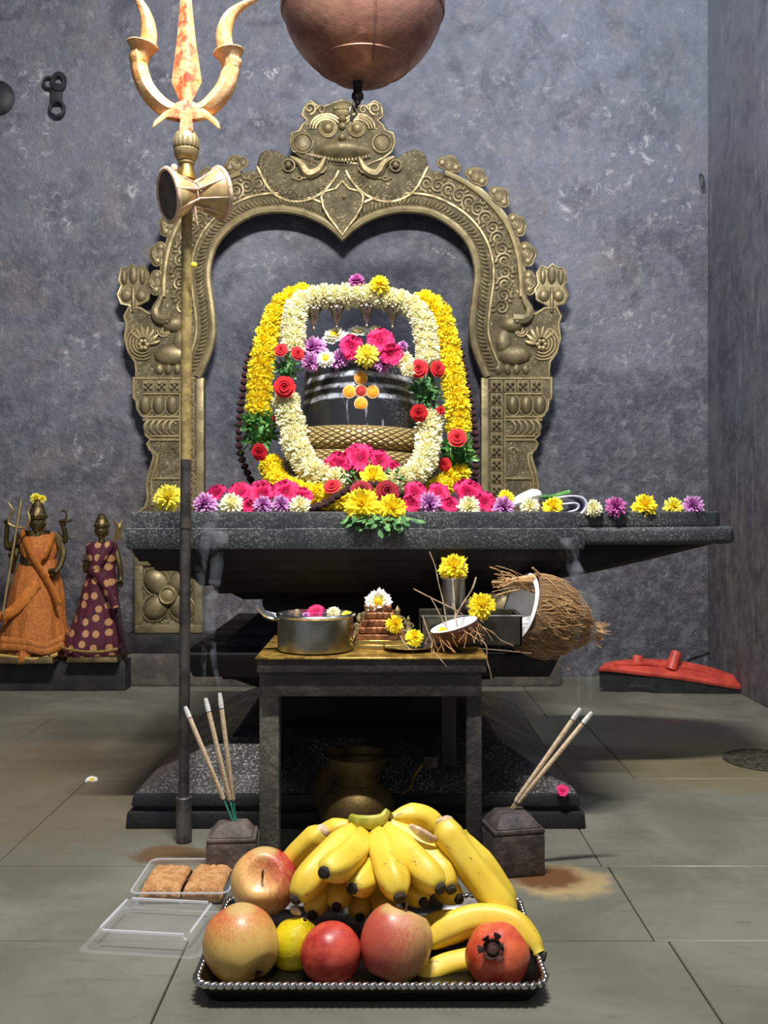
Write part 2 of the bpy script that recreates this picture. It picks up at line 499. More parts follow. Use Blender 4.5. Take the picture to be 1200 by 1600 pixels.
# spout: two flat tiers tapering to a blunt lip, over a dark keel that rises towards the tip
SY = 2.20
def plan(k, xe):
    return [(.372, -.185 * k), (.56, -.172 * k), (xe - .075, -.135 * k), (xe - .02, -.110 * k), (xe, -.075 * k), (xe, .075 * k), (xe - .02, .110 * k), (xe - .075, .135 * k), (.56, .172 * k), (.372, .185 * k)]
def tier(name, k, xe, z0, z1, m_, bev):
    m = MB().prism(plan(k, xe), lambda x, y: Vector((x, SY + y, z1)), lambda x, y: Vector((x, SY + y, z0)))
    obj(name, m, m_, ped, bevel=bev, seg=3, fix=True)
tier('spout', 1.0, .776, .5235, .562, M_gran, .012)
tier('spout', .955, .745, .5615, .5945, M_gran, .004)
mb = MB(); vs, fs = [], []
for i in range(11):
    t_ = i / 10; x = .372 + t_ * .375; wy = .160 - .075 * t_; zb = .448 + .078 * t_ ** 1.15
    vs += [(x, SY - wy, .527), (x, SY - wy, zb + .012), (x, SY - wy * .75, zb), (x, SY + wy * .75, zb), (x, SY + wy, zb + .012), (x, SY + wy, .527)]
for i in range(10):
    for k in range(6): fs.append((i * 6 + k, i * 6 + (k + 1) % 6, (i + 1) * 6 + (k + 1) % 6, (i + 1) * 6 + k))
fs += [tuple(range(5, -1, -1)), tuple(60 + k for k in range(6))]
obj('spout_keel', mb.add(vs, fs), M_shade, ped, fix=True)
SLAB = .5945

# ------------------------------------------------------------------ brass arch on the wall
AD = 3.36
ach = thing('brass_arch', 'tall embossed brass arch with a lion mask at its crown, standing against the wall', 'arch', (-0.145, AD, .165))
AX = 535.5
def A(px, py, h=0.0, s=1):
    if s < 0: px = 2 * AX - px
    k = AD / F
    return Vector(((px - 600) * k, AD - h, H - (py - HY) * k))
K = AD / F
inner = sp([(535.5, 379), (552, 363), (575, 348), (607, 337), (640, 334), (675, 340), (710, 361), (731, 387), (740, 415), (741, 440), (737, 470), (734, 495), (733, 522), (739, 550), (751, 580), (757, 592)], 6)
outer = sp([(535.5, 255), (570, 248), (610, 252), (640, 258), (659, 266), (692, 273), (722, 286), (748, 304), (766, 321), (782, 340), (794, 359), (804, 385), (810, 412), (813, 440), (814, 475), (818, 520), (822, 560), (826, 592)], 6)
def resample(p, n):
    L = [0]
    for a, b in zip(p, p[1:]): L.append(L[-1] + math.hypot(b[0] - a[0], b[1] - a[1]))
    out = []
    j = 0
    for i in range(n):
        t = L[-1] * i / (n - 1)
        while j < len(L) - 2 and L[j + 1] < t: j += 1
        f = (t - L[j]) / max(L[j + 1] - L[j], 1e-9)
        out.append((p[j][0] + (p[j + 1][0] - p[j][0]) * f, p[j][1] + (p[j + 1][1] - p[j][1]) * f))
    return out
def offs(p, d):
    out = []
    for i in range(len(p)):
        a = p[max(i - 1, 0)]; b = p[min(i + 1, len(p) - 1)]
        tx, ty = b[0] - a[0], b[1] - a[1]
        l = math.hypot(tx, ty) or 1
        out.append((p[i][0] + ty / l * d, p[i][1] - tx / l * d))
    return out
NI = 90
inn = resample(inner, NI); out_ = resample(outer, NI)
def dome(m, poly, c, s, h0, h1, rings=6):
    n = len(poly); vs = []
    for j in range(rings):
        k = math.sin(PI / 2 * j / rings) if j else 0
        h = h0 + (h1 - h0) * math.sin(PI / 2 * j / rings)
        q = 1 - (j / rings) ** 1.5
        for (x, y) in poly: vs.append(A(c[0] + (x - c[0]) * q, c[1] + (y - c[1]) * q, h, s))
    vs.append(A(*c, h1, s))
    for (x, y) in poly: vs.append(A(x, y, 0, s))
    fs = [(j * n + i, j * n + (i + 1) % n, (j + 1) * n + (i + 1) % n, (j + 1) * n + i) for j in range(rings - 1) for i in range(n)]
    fs += [((rings - 1) * n + i, (rings - 1) * n + (i + 1) % n, rings * n) for i in range(n)]
    b = rings * n + 1
    fs += [(b + i, b + (i + 1) % n, (i + 1) % n, i) for i in range(n)]
    if s < 0: fs = [tuple(reversed(f)) for f in fs]
    return m.add(vs, fs)
# plate
mb = MB()
for s in (1, -1):
    vs, fs = [], []
    for (a, b) in zip(inn, out_):
        vs += [A(*a, .0, s), A(*a, .018, s), A(*b, .018, s), A(*b, .0, s)]
    for i in range(NI - 1):
        for k in range(4):
            fs.append((i * 4 + k, i * 4 + (k + 1) % 4, i * 4 + 4 + (k + 1) % 4, i * 4 + 4 + k))
    mb.add(vs, fs)
obj('arch_plate', mb, M_brass_sheet, ach, fix=True)
def line(off, frm=0, to=None):
    return [p for p in offs(inn, off)][frm:to]
def two(fn):
    mb = MB()
    for s in (1, -1): fn(mb, s)
    return mb
obj('inner_rim', two(lambda m, s: m.tube([A(*p, .018, s) for p in line(4)], .0135, 8, sq=1.0)), M_brass_hi, ach)
def reeds(m, s):
    q = resample(offs(inn, 17), 74)
    for i in range(3, 73):
        tx, ty = q[i + 1][0] - q[i - 1][0], q[i + 1][1] - q[i - 1][1]
        an = math.atan2(ty, tx)
        Mx = Matrix.Rotation(-(an + .55 if s > 0 else PI - an - .55), 3, Vector((0, -1, 0)))
        m.ell(A(*q[i], .018, s), (.0062, .008, .0155), Mx, 7, 5)
stuff(obj('reeded_band', two(reeds), M_brass, ach))
obj('inner_ridge', two(lambda m, s: m.tube([A(*p, .019, s) for p in line(29)], .006, 6)), M_brass_hi, ach)
for s in (1, -1): obj('outer_bead', MB().tube([A(*p, .021, s) for p in resample(out_, 60)[18:46]], .0105, 8), M_brass_hi, ach)
def scrolls(m, s):
    q = resample(offs(inn, 47), 30)
    for j, i in enumerate(range(7, 25)):
        cx, cy = q[i]
        tx, ty = q[i + 1][0] - q[i - 1][0], q[i + 1][1] - q[i - 1][1]
        an = math.atan2(ty, tx); sg = 1 if j % 2 else -1
        pts = []
        for k in range(22):
            t = k / 21
            rr = 11 * (1 - t) + 1.5
            a = an + sg * (t * 3.6 * PI) + (PI / 2) * sg
            pts.append(A(cx + rr * math.cos(a), cy + rr * math.sin(a), .020, s))
        m.tube(pts, [.0058 - .002 * k / 21 for k in range(22)], 5)
        for k in range(3):
            a = an + sg * (1.0 + .55 * k)
            m.ell(A(cx + 15 * math.cos(a) * .9, cy + 15 * math.sin(a) * .9, .019, s), (.010, .006, .0055), Matrix.Rotation(-a if s > 0 else PI + a, 3, Vector((0, -1, 0))), 7, 5)
stuff(obj('scroll_band', two(scrolls), M_brass, ach))
# scalloped leaf bosses along the outer edge, each a piece
for s in (1, -1):
    for (bx, by, an) in ((702, 258, -70), (745, 277, -55), (781, 308, -42), (808, 352, -28), (824, 398, -14), (828, 443, -4)):
        m = MB()
        a = R(an)
        d = (math.cos(a), math.sin(a)); n_ = (-d[1], d[0])
        for k, (u, v, rr) in enumerate(((0, 0, 13), (-2, -11, 8), (-2, 11, 8))):
            cx, cy = bx + d[0] * u + n_[0] * v, by + d[1] * u + n_[1] * v
            m.ell(A(cx, cy, .008, s), (rr * K, .014, rr * K), None, 12, 6)
            ring = [A(cx + rr * .98 * math.cos(t * .3927), cy + rr * .98 * math.sin(t * .3927), .012, s) for t in range(17)]
            m.tube(ring, .0035, 5, cap=False)
        for k in range(3):
            arc = [A(bx + (4 + 3.2 * k) * math.cos(a + t) - d[0] * 4, by + (4 + 3.2 * k) * math.sin(a + t) - d[1] * 4, .019, s) for t in [-1.3 + .26 * q for q in range(11)]]
            m.tube(arc, .0036, 5)
        obj('leaf_boss', m, M_brass, ach, loc=A(bx, by, 0, s))
        # plain web between bosses
    m = MB()
    q = resample(outer, 60)
    vs, fs = [], []
    o1 = offs(q, -2); o2 = offs(q, 9)
    idx = range(22, 47)
    for i in idx: vs += [A(*o1[i], 0, s), A(*o1[i], .015, s), A(*o2[i], .010, s), A(*o2[i], 0, s)]
    for i in range(len(idx) - 1):
        for k in range(4): fs.append((i * 4 + k, i * 4 + (k + 1) % 4, i * 4 + 4 + (k + 1) % 4, i * 4 + 4 + k))
    m.add(vs, fs)
    obj('edge_strip', m, M_brass_hi, ach, fix=True)
# creature with curled tail and lotus bud on each shoulder
def spiral(m, cx, cy, r0, r1, a0, turns, h, rad, s, n=30, sgn=1):
    pts = []
    for k in range(n):
        t = k / (n - 1)
        rr = r0 + (r1 - r0) * t
        a = a0 + sgn * turns * 2 * PI * t
        pts.append(A(cx + rr * math.cos(a), cy + rr * math.sin(a), h, s))
    m.tube(pts, [rad * (1 - .45 * k / (n - 1)) for k in range(n)], 6)
for s in (1, -1):
    c = MB()
    poly = [(745, 500), (770, 480), (806, 455), (819, 470), (824, 490), (836, 492), (850, 483), (868, 482), (875, 496), (871, 508), (874, 530), (868, 552), (858, 566), (856, 580), (858, 592), (757, 592), (748, 575), (738, 548), (738, 520)]
    c.prism(poly, lambda x, y: A(x, y, .014, s), lambda x, y: A(x, y, 0, s))
    shoulder = obj('shoulder_plate', c, M_brass_sheet, ach, fix=True)
    m = MB()
    m.ell(A(802, 556, .016, s), (.060, .022, .036), None, 14, 8)         # body
    m.ell(A(786, 536, .016, s), (.030, .020, .045), None, 12, 8)         # chest
    m.ell(A(799, 508, .018, s), (.040, .022, .028), None, 12, 8)         # head
    m.tube([A(x, y, .022, s) for x, y in sp([(800, 502), (820, 500), (826, 488), (820, 474), (815, 462)], 5)], [.024 - .0008 * i for i in range(21)], 8)  # raised trunk
    m.ell(A(806, 506, .040, s), .006, None, 8, 6)
    for k in range(4): m.ell(A(778 + k * 14, 578, .016, s), (.015, .014, .02), None, 8, 6)
    obj('creature', m, M_brass, ach)
    m = MB()
    for k in range(4): spiral(m, 845, 540, 28 - k * 5, 22 - k * 5, R(-60), .5, .017, .0055, s, 22)
    for k in range(7):
        a = R(170 + k * 22)
        m.tube([A(845 + q * math.cos(a + .012 * q), 538 + q * math.sin(a + .012 * q), .019, s) for q in (9, 15, 21, 27)], [.006, .0085, .0075, .003], 6)
    for k in range(6): m.ell(A(845 + 6 * math.cos(k * 1.05), 540 + 6 * math.sin(k * 1.05), .019, s), .0095, None, 8, 6)
    for q in (812, 806): spiral(m, 812, 518, 11 if q == 812 else 6, 2, 0, 1.2, .02, .0045, s)
    obj('curled_tail', m, M_brass_hi, ach)
    m = MB()
    m.tube([A(x, y, .014, s) for x, y in [tuple(p) for p in poly[2:16]]], .0055, 6)
    obj('plate_edging', m, M_brass_hi, ach)
    m = MB()
    bud = [(838, 470), (836, 452), (841, 444), (838, 428), (845, 417), (855, 421), (862, 414), (870, 420), (880, 420), (884, 440), (880, 448), (886, 462), (880, 476), (866, 479), (865, 488), (857, 488), (856, 479)]
    m.prism(bud, lambda x, y: A(x, y, .012, s), lambda x, y: A(x, y, 0, s))
    for (cx, cy, rx, rz) in ((847, 433, 5, 13), (861, 431, 7, 15), (875, 434, 5, 13), (849, 463, 9, 10), (872, 463, 9, 10)):
        m.ell(A(cx, cy, .012, s), (rx * K, .014, rz * K), None, 10, 6)
    m.tube([A(861, y, .014, s) for y in (450, 470, 490)], .008, 6)
    obj('lotus_bud', m, M_brass, ach, fix=False, bevel=.003, seg=1)
    m = MB()
    m.tube([A(x, y, .012, s) for x, y in bud + bud[:1]], .004, 5)
    obj('bud_edging', m, M_brass_hi, ach)
    # pillar
    pl = [(751, 590), (860, 590), (860, 622), (856, 627), (854, 640), (848, 650), (838, 655), (843, 668), (841, 680), (834, 687), (839, 694), (835, 703), (829, 707), (829, 716), (835, 735), (840, 758), (838, 778), (842, 792), (852, 800), (858, 868), (751, 868)]
    m = MB(); m.prism(pl, lambda x, y: A(x, y, .016, s), lambda x, y: A(x, y, -.02, s))
    obj('pillar_plate', m, M_brass_sheet, ach, fix=True, bevel=.003, seg=1)
    m = MB(); m.tube([A(x, y, .015, s) for x, y in pl[1:19]], .006, 6)
    obj('pillar_edging', m, M_brass_hi, ach)
    m = MB().box(min(A(751, 0, 0, s).x, A(762, 0, 0, s).x), max(A(751, 0, 0, s).x, A(762, 0, 0, s).x), AD - .024, AD - .014, A(0, 868).z, A(0, 592).z)
    obj('pillar_fillet', m, M_brass_hi, ach, bevel=.003)
    tiles = [(775, 604 + 20.3 * k) for k in range(12)] + [(796, 604), (816, 604), (837, 604)]
    for (tx, ty) in tiles:
        m = MB().box(min(A(tx - 9, 0, 0, s).x, A(tx + 9, 0, 0, s).x), max(A(tx - 9, 0, 0, s).x, A(tx + 9, 0, 0, s).x), AD - .019, AD - .014, A(0, ty + 9).z, A(0, ty - 9).z)
        for (u, v) in ((-4, -4), (4, -4), (4, 4), (-4, 4), (0, 0)): m.ell(A(tx + u, ty + v, .020, s), (.0072, .008, .0072), None, 7, 5)
        obj('rosette', m, M_brass, ach, loc=A(tx, ty, .016, s), fix=True)
    for k in range(3):
        m = MB(); cx = 800 + 21 * k
        m.ell(A(cx, 634, .016, s), (9 * K, .02, 15 * K), None, 12, 7)
        m.tube([A(cx + 11 * math.cos(t), 634 + 16 * math.sin(t), .017, s) for t in [R(-70 + 16 * q) for q in range(15)]], .005, 6)
        obj('lotus_petal', m, M_brass, ach, loc=A(cx, 634, .016, s))
    for k in range(5):
        m = MB(); cx = 796 + 9.5 * k
        m.tube([A(cx + 8 * math.cos(t), 668 + 10 * math.sin(t), .017, s) for t in [R(-90 + 18 * q) for q in range(11)]], [.003 + .006 * math.sin(PI * q / 10) for q in range(11)], 6)
        obj('curved_reed', m, M_brass, ach, loc=A(cx, 668, .016, s))
    m = MB()
    for y in (616, 652, 657, 682, 688, 748): m.tube([A(788, y, .017, s), A(846 if y < 660 else 834, y, .017, s)], .005, 6)
    m.tube([A(x, y, .017, s) for x, y in sp([(832, 708), (824, 712), (826, 730), (832, 752), (831, 790)], 5)], .006, 6)
    m.tube([A(788, y, .017, s) for y in (616, 700, 860)], .004, 6)
    for k in range(5): m.tube([A(800 + 6 * math.cos(t) + k * 0, 708 + 8 * math.sin(t), .017, s) for t in [R(180 + 20 * q) for q in range(10)]], .003, 5)
    obj('pillar_mouldings', m, M_brass_hi, ach)
    # lotus panel at the foot
    x0, x1 = sorted((A(753, 0, 0, s).x, A(858, 0, 0, s).x))
    pz0, pz1 = .168, A(0, 870).z
    m = MB().box(x0, x1, AD - .016, AD + .03, pz0, pz1)
    pan = obj('foot_panel', m, M_brass_sheet, ach, bevel=.003)
    m = MB()
    for (a, b, c_, d) in ((x0, x1, pz0, pz0 + .03), (x0, x1, pz1 - .03, pz1), (x0, x0 + .028, pz0 + .0305, pz1 - .0305), (x1 - .028, x1, pz0 + .0305, pz1 - .0305)):
        obj('panel_border', MB().box(a, b, AD - .024, AD - .012, c_, d), M_brass, pan, bevel=.003)
    pcx, pcz = (x0 + x1) / 2, (pz0 + pz1) / 2
    for k in range(4):
        a = R(45 + 90 * k)
        m = MB().ell((pcx + .062 * math.cos(a), AD - .014, pcz + .062 * math.sin(a)), (.050, .022, .040), Matrix.Rotation(-a, 3, 'Y'), 14, 8)
        m.tube([Vector((pcx + .062 * math.cos(a), AD - .018, pcz + .062 * math.sin(a))) + Matrix.Rotation(-a, 3, 'Y') @ Vector((.054 * math.cos(t * .3927), 0, .044 * math.sin(t * .3927))) for t in range(17)], .004, 5, cap=False)
        obj('panel_petal', m, M_brass, pan)
    m = MB().ell((pcx, AD - .02, pcz), (.036, .024, .036), None, 16, 8)
    m.tube([(pcx + .027 * math.cos(t * .3), AD - .040, pcz + .027 * math.sin(t * .3)) for t in range(22)], .004, 5, cap=False)
    obj('panel_boss', m, M_brass_hi, pan)
# crown: lion mask over two sea beasts, heart pendant below
m = MB()
face = [(478, 168), (486, 162), (500, 172), (515, 168), (527, 163), (535.5, 161), (544, 163), (556, 168), (571, 172), (585, 162), (596, 168), (598, 186), (590, 192), (598, 200), (602, 208), (614, 212), (617, 226), (612, 240), (600, 250), (571, 262), (500, 262), (471, 250), (459, 240), (454, 226), (457, 212), (469, 208), (473, 200), (481, 192), (473, 184)]
m.prism(face, lambda x, y: A(x, y, .022), lambda x, y: A(x, y, 0))
obj('mask_plate', m, M_brass_sheet, ach, fix=True, bevel=.003, seg=1)
m = MB(); m.tube([A(x, y, .020) for x, y in face[:20] + face[22:] + face[:1]][:30], .0048, 6)
obj('mask_edging', m, M_brass, ach)
m = MB()
def muzzle(u, v):
    x = 491 + 89 * u
    top = 219 + 26 * abs(u - .5) ** 1.6 * 2
    bot = 247 + 8 * math.sin(PI * u) - 4 * abs(u - .5) * 2
    y = top + (bot - top) * v
    return A(x, y, .022 + .038 * math.sin(PI * u) ** .7 * math.sin(PI * min(v * 1.0, 1)) ** .8)
m.grid(muzzle, 24, 10)
for k in range(17): m.ell(A(494 + 5.2 * k, 249 + 6 * math.sin(PI * k / 16), .03), (.005, .006, .008), None, 6, 5)
m.ell(A(535.5, 224, .056), (.015, .014, .013), None, 10, 7)
obj('muzzle', m, M_brass, ach)
for s in (1, -1):
    m = MB()
    m.ell(A(558, 205, .026), .019, None, 12, 8) if s > 0 else m.ell(A(558, 205, .026, -1), .019, None, 12, 8)
    for rr in (10, 13): m.tube([A(558 + rr * math.cos(t * .35), 205 + rr * math.sin(t * .35), .026, s) for t in range(19)], .0035, 5, cap=False)
    obj('mask_eye', m, M_brass_hi, ach)
    m = MB()
    for k in range(3): m.tube([A(560 + (17 + 4.5 * k) * math.cos(t), 206 + (14 + 4 * k) * math.sin(t), .026, s) for t in [R(-150 + 15 * q) for q in range(11)]], [.003 + .0045 * math.sin(PI * q / 10) for q in range(11)], 6)
    obj('mask_brow', m, M_brass_hi, ach)
    m = MB()
    for rr in (5, 10, 15): m.tube([A(597 + rr * math.cos(t * .33), 228 + rr * math.sin(t * .33), .026, s) for t in range(20)], .0045, 5, cap=False)
    m.ell(A(597, 228, .022, s), (.03, .012, .03), None, 12, 6)
    obj('mask_ear', m, M_brass, ach)
    m = MB()
    spiral(m, 586, 174, 10, 2, R(90), 1.3, .024, .0055, s); spiral(m, 568, 176, 7, 2, R(0), 1.2, .024, .005, s, sgn=-1)
    obj('mane_curl', m, M_brass, ach)
m = MB().ell(A(535.5, 176, .024), (.036, .016, .026), None, 14, 7)
m.ell(A(535.5, 191, .03), (.014, .014, .010), None, 8, 6); m.ell(A(535.5, 202, .032), (.012, .012, .012), None, 8, 6)
for k in range(7): m.ell(A(525 + 3.5 * k, 176, .038), .006, None, 6, 5)
obj('mask_crest', m, M_brass_hi, ach)
for s in (1, -1):
    m = MB()
    body = sp([(541, 262), (548, 284), (566, 304), (592, 317), (620, 318), (644, 304), (660, 284), (668, 262), (664, 244), (652, 237), (638, 238), (624, 246), (606, 256), (584, 262), (562, 258), (541, 262)], 3)[:-1]
    dome(m, body, (604, 288), s, .014, .040)
    path = sp([(541, 270), (550, 286), (568, 305), (594, 317), (622, 316), (648, 300), (668, 264)], 5)
    obj('sea_beast', m, M_brass_sheet, ach, sharp=60)
    m = MB(); m.tube([A(x, y, .020, s) for x, y in path], .0062, 6)
    obj('beast_belly_line', m, M_brass_hi, ach)
    m = MB()
    m.tube([A(x, y, .045, s) for x, y in sp([(561, 252), (572, 272), (588, 278), (600, 262), (616, 252)], 5)], [.004 + .014 * math.sin(PI * q / 20) for q in range(21)], 6)
    for k in range(5): m.tube([A(x, y, .044, s) for x, y in sp([(560 + 9 * k, 268 + 4 * k), (566 + 9 * k, 276 + 3 * k), (576 + 9 * k, 276 + 2 * k)], 4)], .0035, 5)
    obj('beast_fin', m, M_brass_hi, ach)
    m = MB().ell(A(618, 266, .052, s), .011, None, 8, 6)
    m.tube([A(618 + 9 * math.cos(t * .35), 266 + 9 * math.sin(t * .35), .046, s) for t in range(19)], .004, 5, cap=False)
    obj('beast_eye', m, M_brass, ach)
heart = [(535.5, 288), (546, 300), (562, 304), (568, 312), (565, 328), (556, 344), (545, 358), (535.5, 372), (526, 358), (515, 344), (506, 328), (503, 312), (509, 304), (525, 300)]
m = MB(); m.prism(heart, lambda x, y: A(x, y, .032), lambda x, y: A(x, y, .005))
pend = obj('heart_pendant', m, M_brass_sheet, ach, fix=True, bevel=.004, seg=2)
m = MB(); m.tube([A(x, y, .033) for x, y in heart + heart[:1]], .0052, 6); m.ell(A(538, 312, .034), .009, None, 8, 6)
obj('pendant_edging', m, M_brass_hi, pend)

# ledge that carries the arch
o = obj('stone_ledge', MB().box(-.92, .60, 3.24, WY - .002, 0, .105), M_brown, bevel=.01)
tag(o, 'low brown stone ledge running along the foot of the back wall under the arch', 'ledge')
o = obj('recess_shade_course', MB().box(-.90, .585, 3.285, WY - .002, .105, .166), M_dark, bevel=.006)  # course coloured dark for the shadowed recess between ledge and panels
tag(o, 'dark course set in place of the shadowed recess below the brass foot panels', 'stone')
# ------------------------------------------------------------------ flowers: one mesh of each kind, facing +Z, radius about 1
def mesh_of(name, mb, mat, smooth=True):
    me = bpy.data.meshes.new(name)
    me.from_pydata(mb.v, [], mb.f)
    if smooth: me.polygons.foreach_set('use_smooth', [True] * len(me.polygons))
    me.update()
    me.materials.append(mat)
    return me

def petal(mb, c, d, side, L, w, cup, curl):
    """narrow cupped petal from c along d; side is its across direction"""
    d = Vector(d).normalized(); side = (Vector(side) - d * d.dot(side)).normalized(); up = side.cross(d)
    c = Vector(c)
    vs = [c]
    for t, ww in ((.45, .8), (.8, 1.0)):
        b = c + d * (L * t) + up * (curl * L * t * t)
        vs += [b - side * w * ww + up * cup * w, b, b + side * w * ww + up * cup * w]
    vs.append(c + d * L + up * curl * L)
    mb.add(vs, [(0, 2, 1), (0, 3, 2), (1, 2, 5, 4), (2, 3, 6, 5), (4, 5, 7), (5, 6, 7)])

def mum(seed, rings=6, n=13, L=.85, w=.13, lo=-12, hi=84, cup=.5, curl=.12, base=.12, jit=.12, stem=True):
    rnd = random.Random(seed)
    mb = MB()
    for k in range(rings):
        el = lo + (hi - lo) * k / (rings - 1)
        cnt = max(3, int(n * math.cos(R(max(el, 0)) * .86) + .5))
        for i in range(cnt):
            a = 2 * PI * (i + .5 * (k % 2)) / cnt + rnd.uniform(-.18, .18)
            e = R(el + rnd.uniform(-8, 8))
            d = Vector((math.cos(e) * math.cos(a), math.cos(e) * math.sin(a), math.sin(e)))
            s = Vector((-math.sin(a), math.cos(a), 0))
            l = L * (1 - .32 * k / rings) * rnd.uniform(1 - jit, 1 + jit)
            petal(mb, d * base * .6 + Vector((0, 0, base)), d, s, l, w * (1 - .35 * k / rings), cup, curl)
    mb.ell((0, 0, -.02), (.30, .30, .22), None, 8, 5)
    return mb

def daisy(seed, cnt=16):
    rnd = random.Random(seed)
    mb = MB()
    for k, el in enumerate((6, 20, 36)):
        for i in range(cnt - 2 * k):
            a = 2 * PI * (i + .5 * k) / (cnt - 2 * k) + rnd.uniform(-.1, .1)
            e = R(el + rnd.uniform(-7, 7))
            d = (math.cos(e) * math.cos(a), math.cos(e) * math.sin(a), math.sin(e))
            petal(mb, (0, 0, .06), d, (-math.sin(a), math.cos(a), 0), (1 - .14 * k) * rnd.uniform(.9, 1.08), .17, .35, .05)
    mb.ell((0, 0, .14), (.34, .34, .2), None, 12, 6)
    for i in range(26):
        a = i * 2.4; r = .32 * math.sqrt(i / 26)
        mb.ell((r * math.cos(a), r * math.sin(a), .31 - r * .3), .05, None, 5, 3)
    return mb

def rose(seed):
    rnd = random.Random(seed)
    mb = MB()
    for (r0, r1, h0, h1, cnt, sp_) in ((.05, .22, .15, .62, 3, 2.6), (.14, .46, .08, .62, 4, 2.1), (.24, .74, .0, .5, 5, 1.7), (.34, 1.0, -.08, .3, 6, 1.4)):
        off = rnd.uniform(0, 6)
        for i in range(cnt):
            a0 = off + 2 * PI * i / cnt
            def fn(u, v, a0=a0, r0=r0, r1=r1, h0=h0, h1=h1, sp_=sp_):
                a = a0 + (u - .5) * sp_ * (.35 + .65 * math.sin(PI * min(.12 + v * .75, 1)))
                r = r0 + (r1 - r0) * v ** 1.3 + .03 * u
                z = h0 + (h1 - h0) * math.sin(v * PI * .62) - .05 * abs(u - .5) * v
                return Vector((r * math.cos(a), r * math.sin(a), z))
            mb.grid(fn, 5, 4)
    mb.ell((0, 0, .05), (.3, .3, .3), None, 8, 5)
    return mb

def crumpled(seed, cnt=5):
    """open five-petalled magenta bloom with wavy petals"""
    rnd = random.Random(seed)
    mb = MB()
    for i in range(cnt):
        a0 = 2 * PI * i / cnt + rnd.uniform(-.15, .15); el = R(rnd.uniform(12, 42)); ph = rnd.uniform(0, 6)
        def fn(u, v, a0=a0, el=el, ph=ph):
            w = (u - .5) * 1.25 * math.sin(PI * (.12 + .70 * v)) ** .8
            r = .08 + .98 * v
            wav = .17 * v * math.sin(6 * u * PI + ph) + .14 * math.sin(3.4 * v * PI + ph) * v
            x = r * math.cos(el) - wav * math.sin(el); z = r * math.sin(el) * (1 - .35 * v * v) + wav * math.cos(el) + .25 * abs(u - .5) * (1 - v)
            return Vector((x * math.cos(a0) - w * math.sin(a0), x * math.sin(a0) + w * math.cos(a0), z))
        mb.grid(fn, 6, 6)
    mb.ell((0, 0, 0), (.2, .2, .14), None, 8, 5)
    return mb

def leaves(mb, c, Rr, n, seed, front=(0, -1, 0), L=(.5, 1.0), w=.085, spread=1.0):
    """a bunched tuft of narrow leaves around c"""
    rnd = random.Random(seed)
    c = Vector(c); f = Vector(front)
    for _ in range(n):
        d = Vector((rnd.gauss(0, 1), rnd.gauss(0, 1), rnd.gauss(0, 1))).normalized()
        d = (d * spread + f * .55).normalized()
        s = d.orthogonal().normalized()
        s = Matrix.Rotation(rnd.uniform(0, 6.28), 3, d) @ s
        st = c + Vector((rnd.uniform(-.5, .5), rnd.uniform(-.2, .3), rnd.uniform(-.5, .5))) * Rr
        petal(mb, st, d, s, Rr * rnd.uniform(*L) * .8, Rr * w, .3, rnd.uniform(-.25, .25))
    return mb

M_white = radial('cream_petals', [(0.0, (220, 206, 104)), (.35, (240, 232, 160)), (.85, (250, 246, 210))], trans=.25)
M_yellow = radial('yellow_petals', [(0.0, (238, 186, 6)), (.4, (252, 220, 14)), (.85, (255, 236, 60))], trans=.2)
M_lemon = radial('lemon_petals', [(0.0, (214, 176, 10)), (.4, (240, 216, 40)), (.85, (250, 240, 96))], trans=.2)
M_purple = radial('purple_petals', [(0.0, (110, 30, 110)), (.5, (168, 78, 160)), (.95, (212, 158, 208))], trans=.2)
M_orchid = radial('orchid_petals', [(0.0, (120, 24, 110)), (.5, (170, 50, 140)), (.95, (206, 120, 180))], trans=.2)
M_daisy = radial('white_daisy_petals', [(0.0, (238, 190, 20)), (.30, (240, 200, 40)), (.40, (242, 240, 190)), (.8, (250, 250, 244))], trans=.2)
M_magenta = radial('magenta_petals', [(0.0, (150, 10, 58)), (.4, (200, 18, 84)), (.95, (230, 56, 120))], trans=.25)
M_red = radial('red_petals', [(0.0, (110, 8, 14)), (.5, (184, 16, 30)), (.95, (226, 54, 62))], trans=.15)
M_maroon = radial('maroon_petals', [(0.0, (70, 6, 14)), (.5, (112, 12, 24)), (.95, (160, 34, 46))], trans=.15)
M_leaf = pm('leaf_green', (52, 112, 46), (112, 164, 84), 0.5, 0, 60)
M_leafd = pm('dark_leaf_green', (44, 98, 48), (108, 156, 90), 0.5, 0, 60)
M_bead = pm('rudraksha_seed', (104, 56, 56), (64, 32, 34), 0.7, 0, 200, bump=1.0, bscale=300)

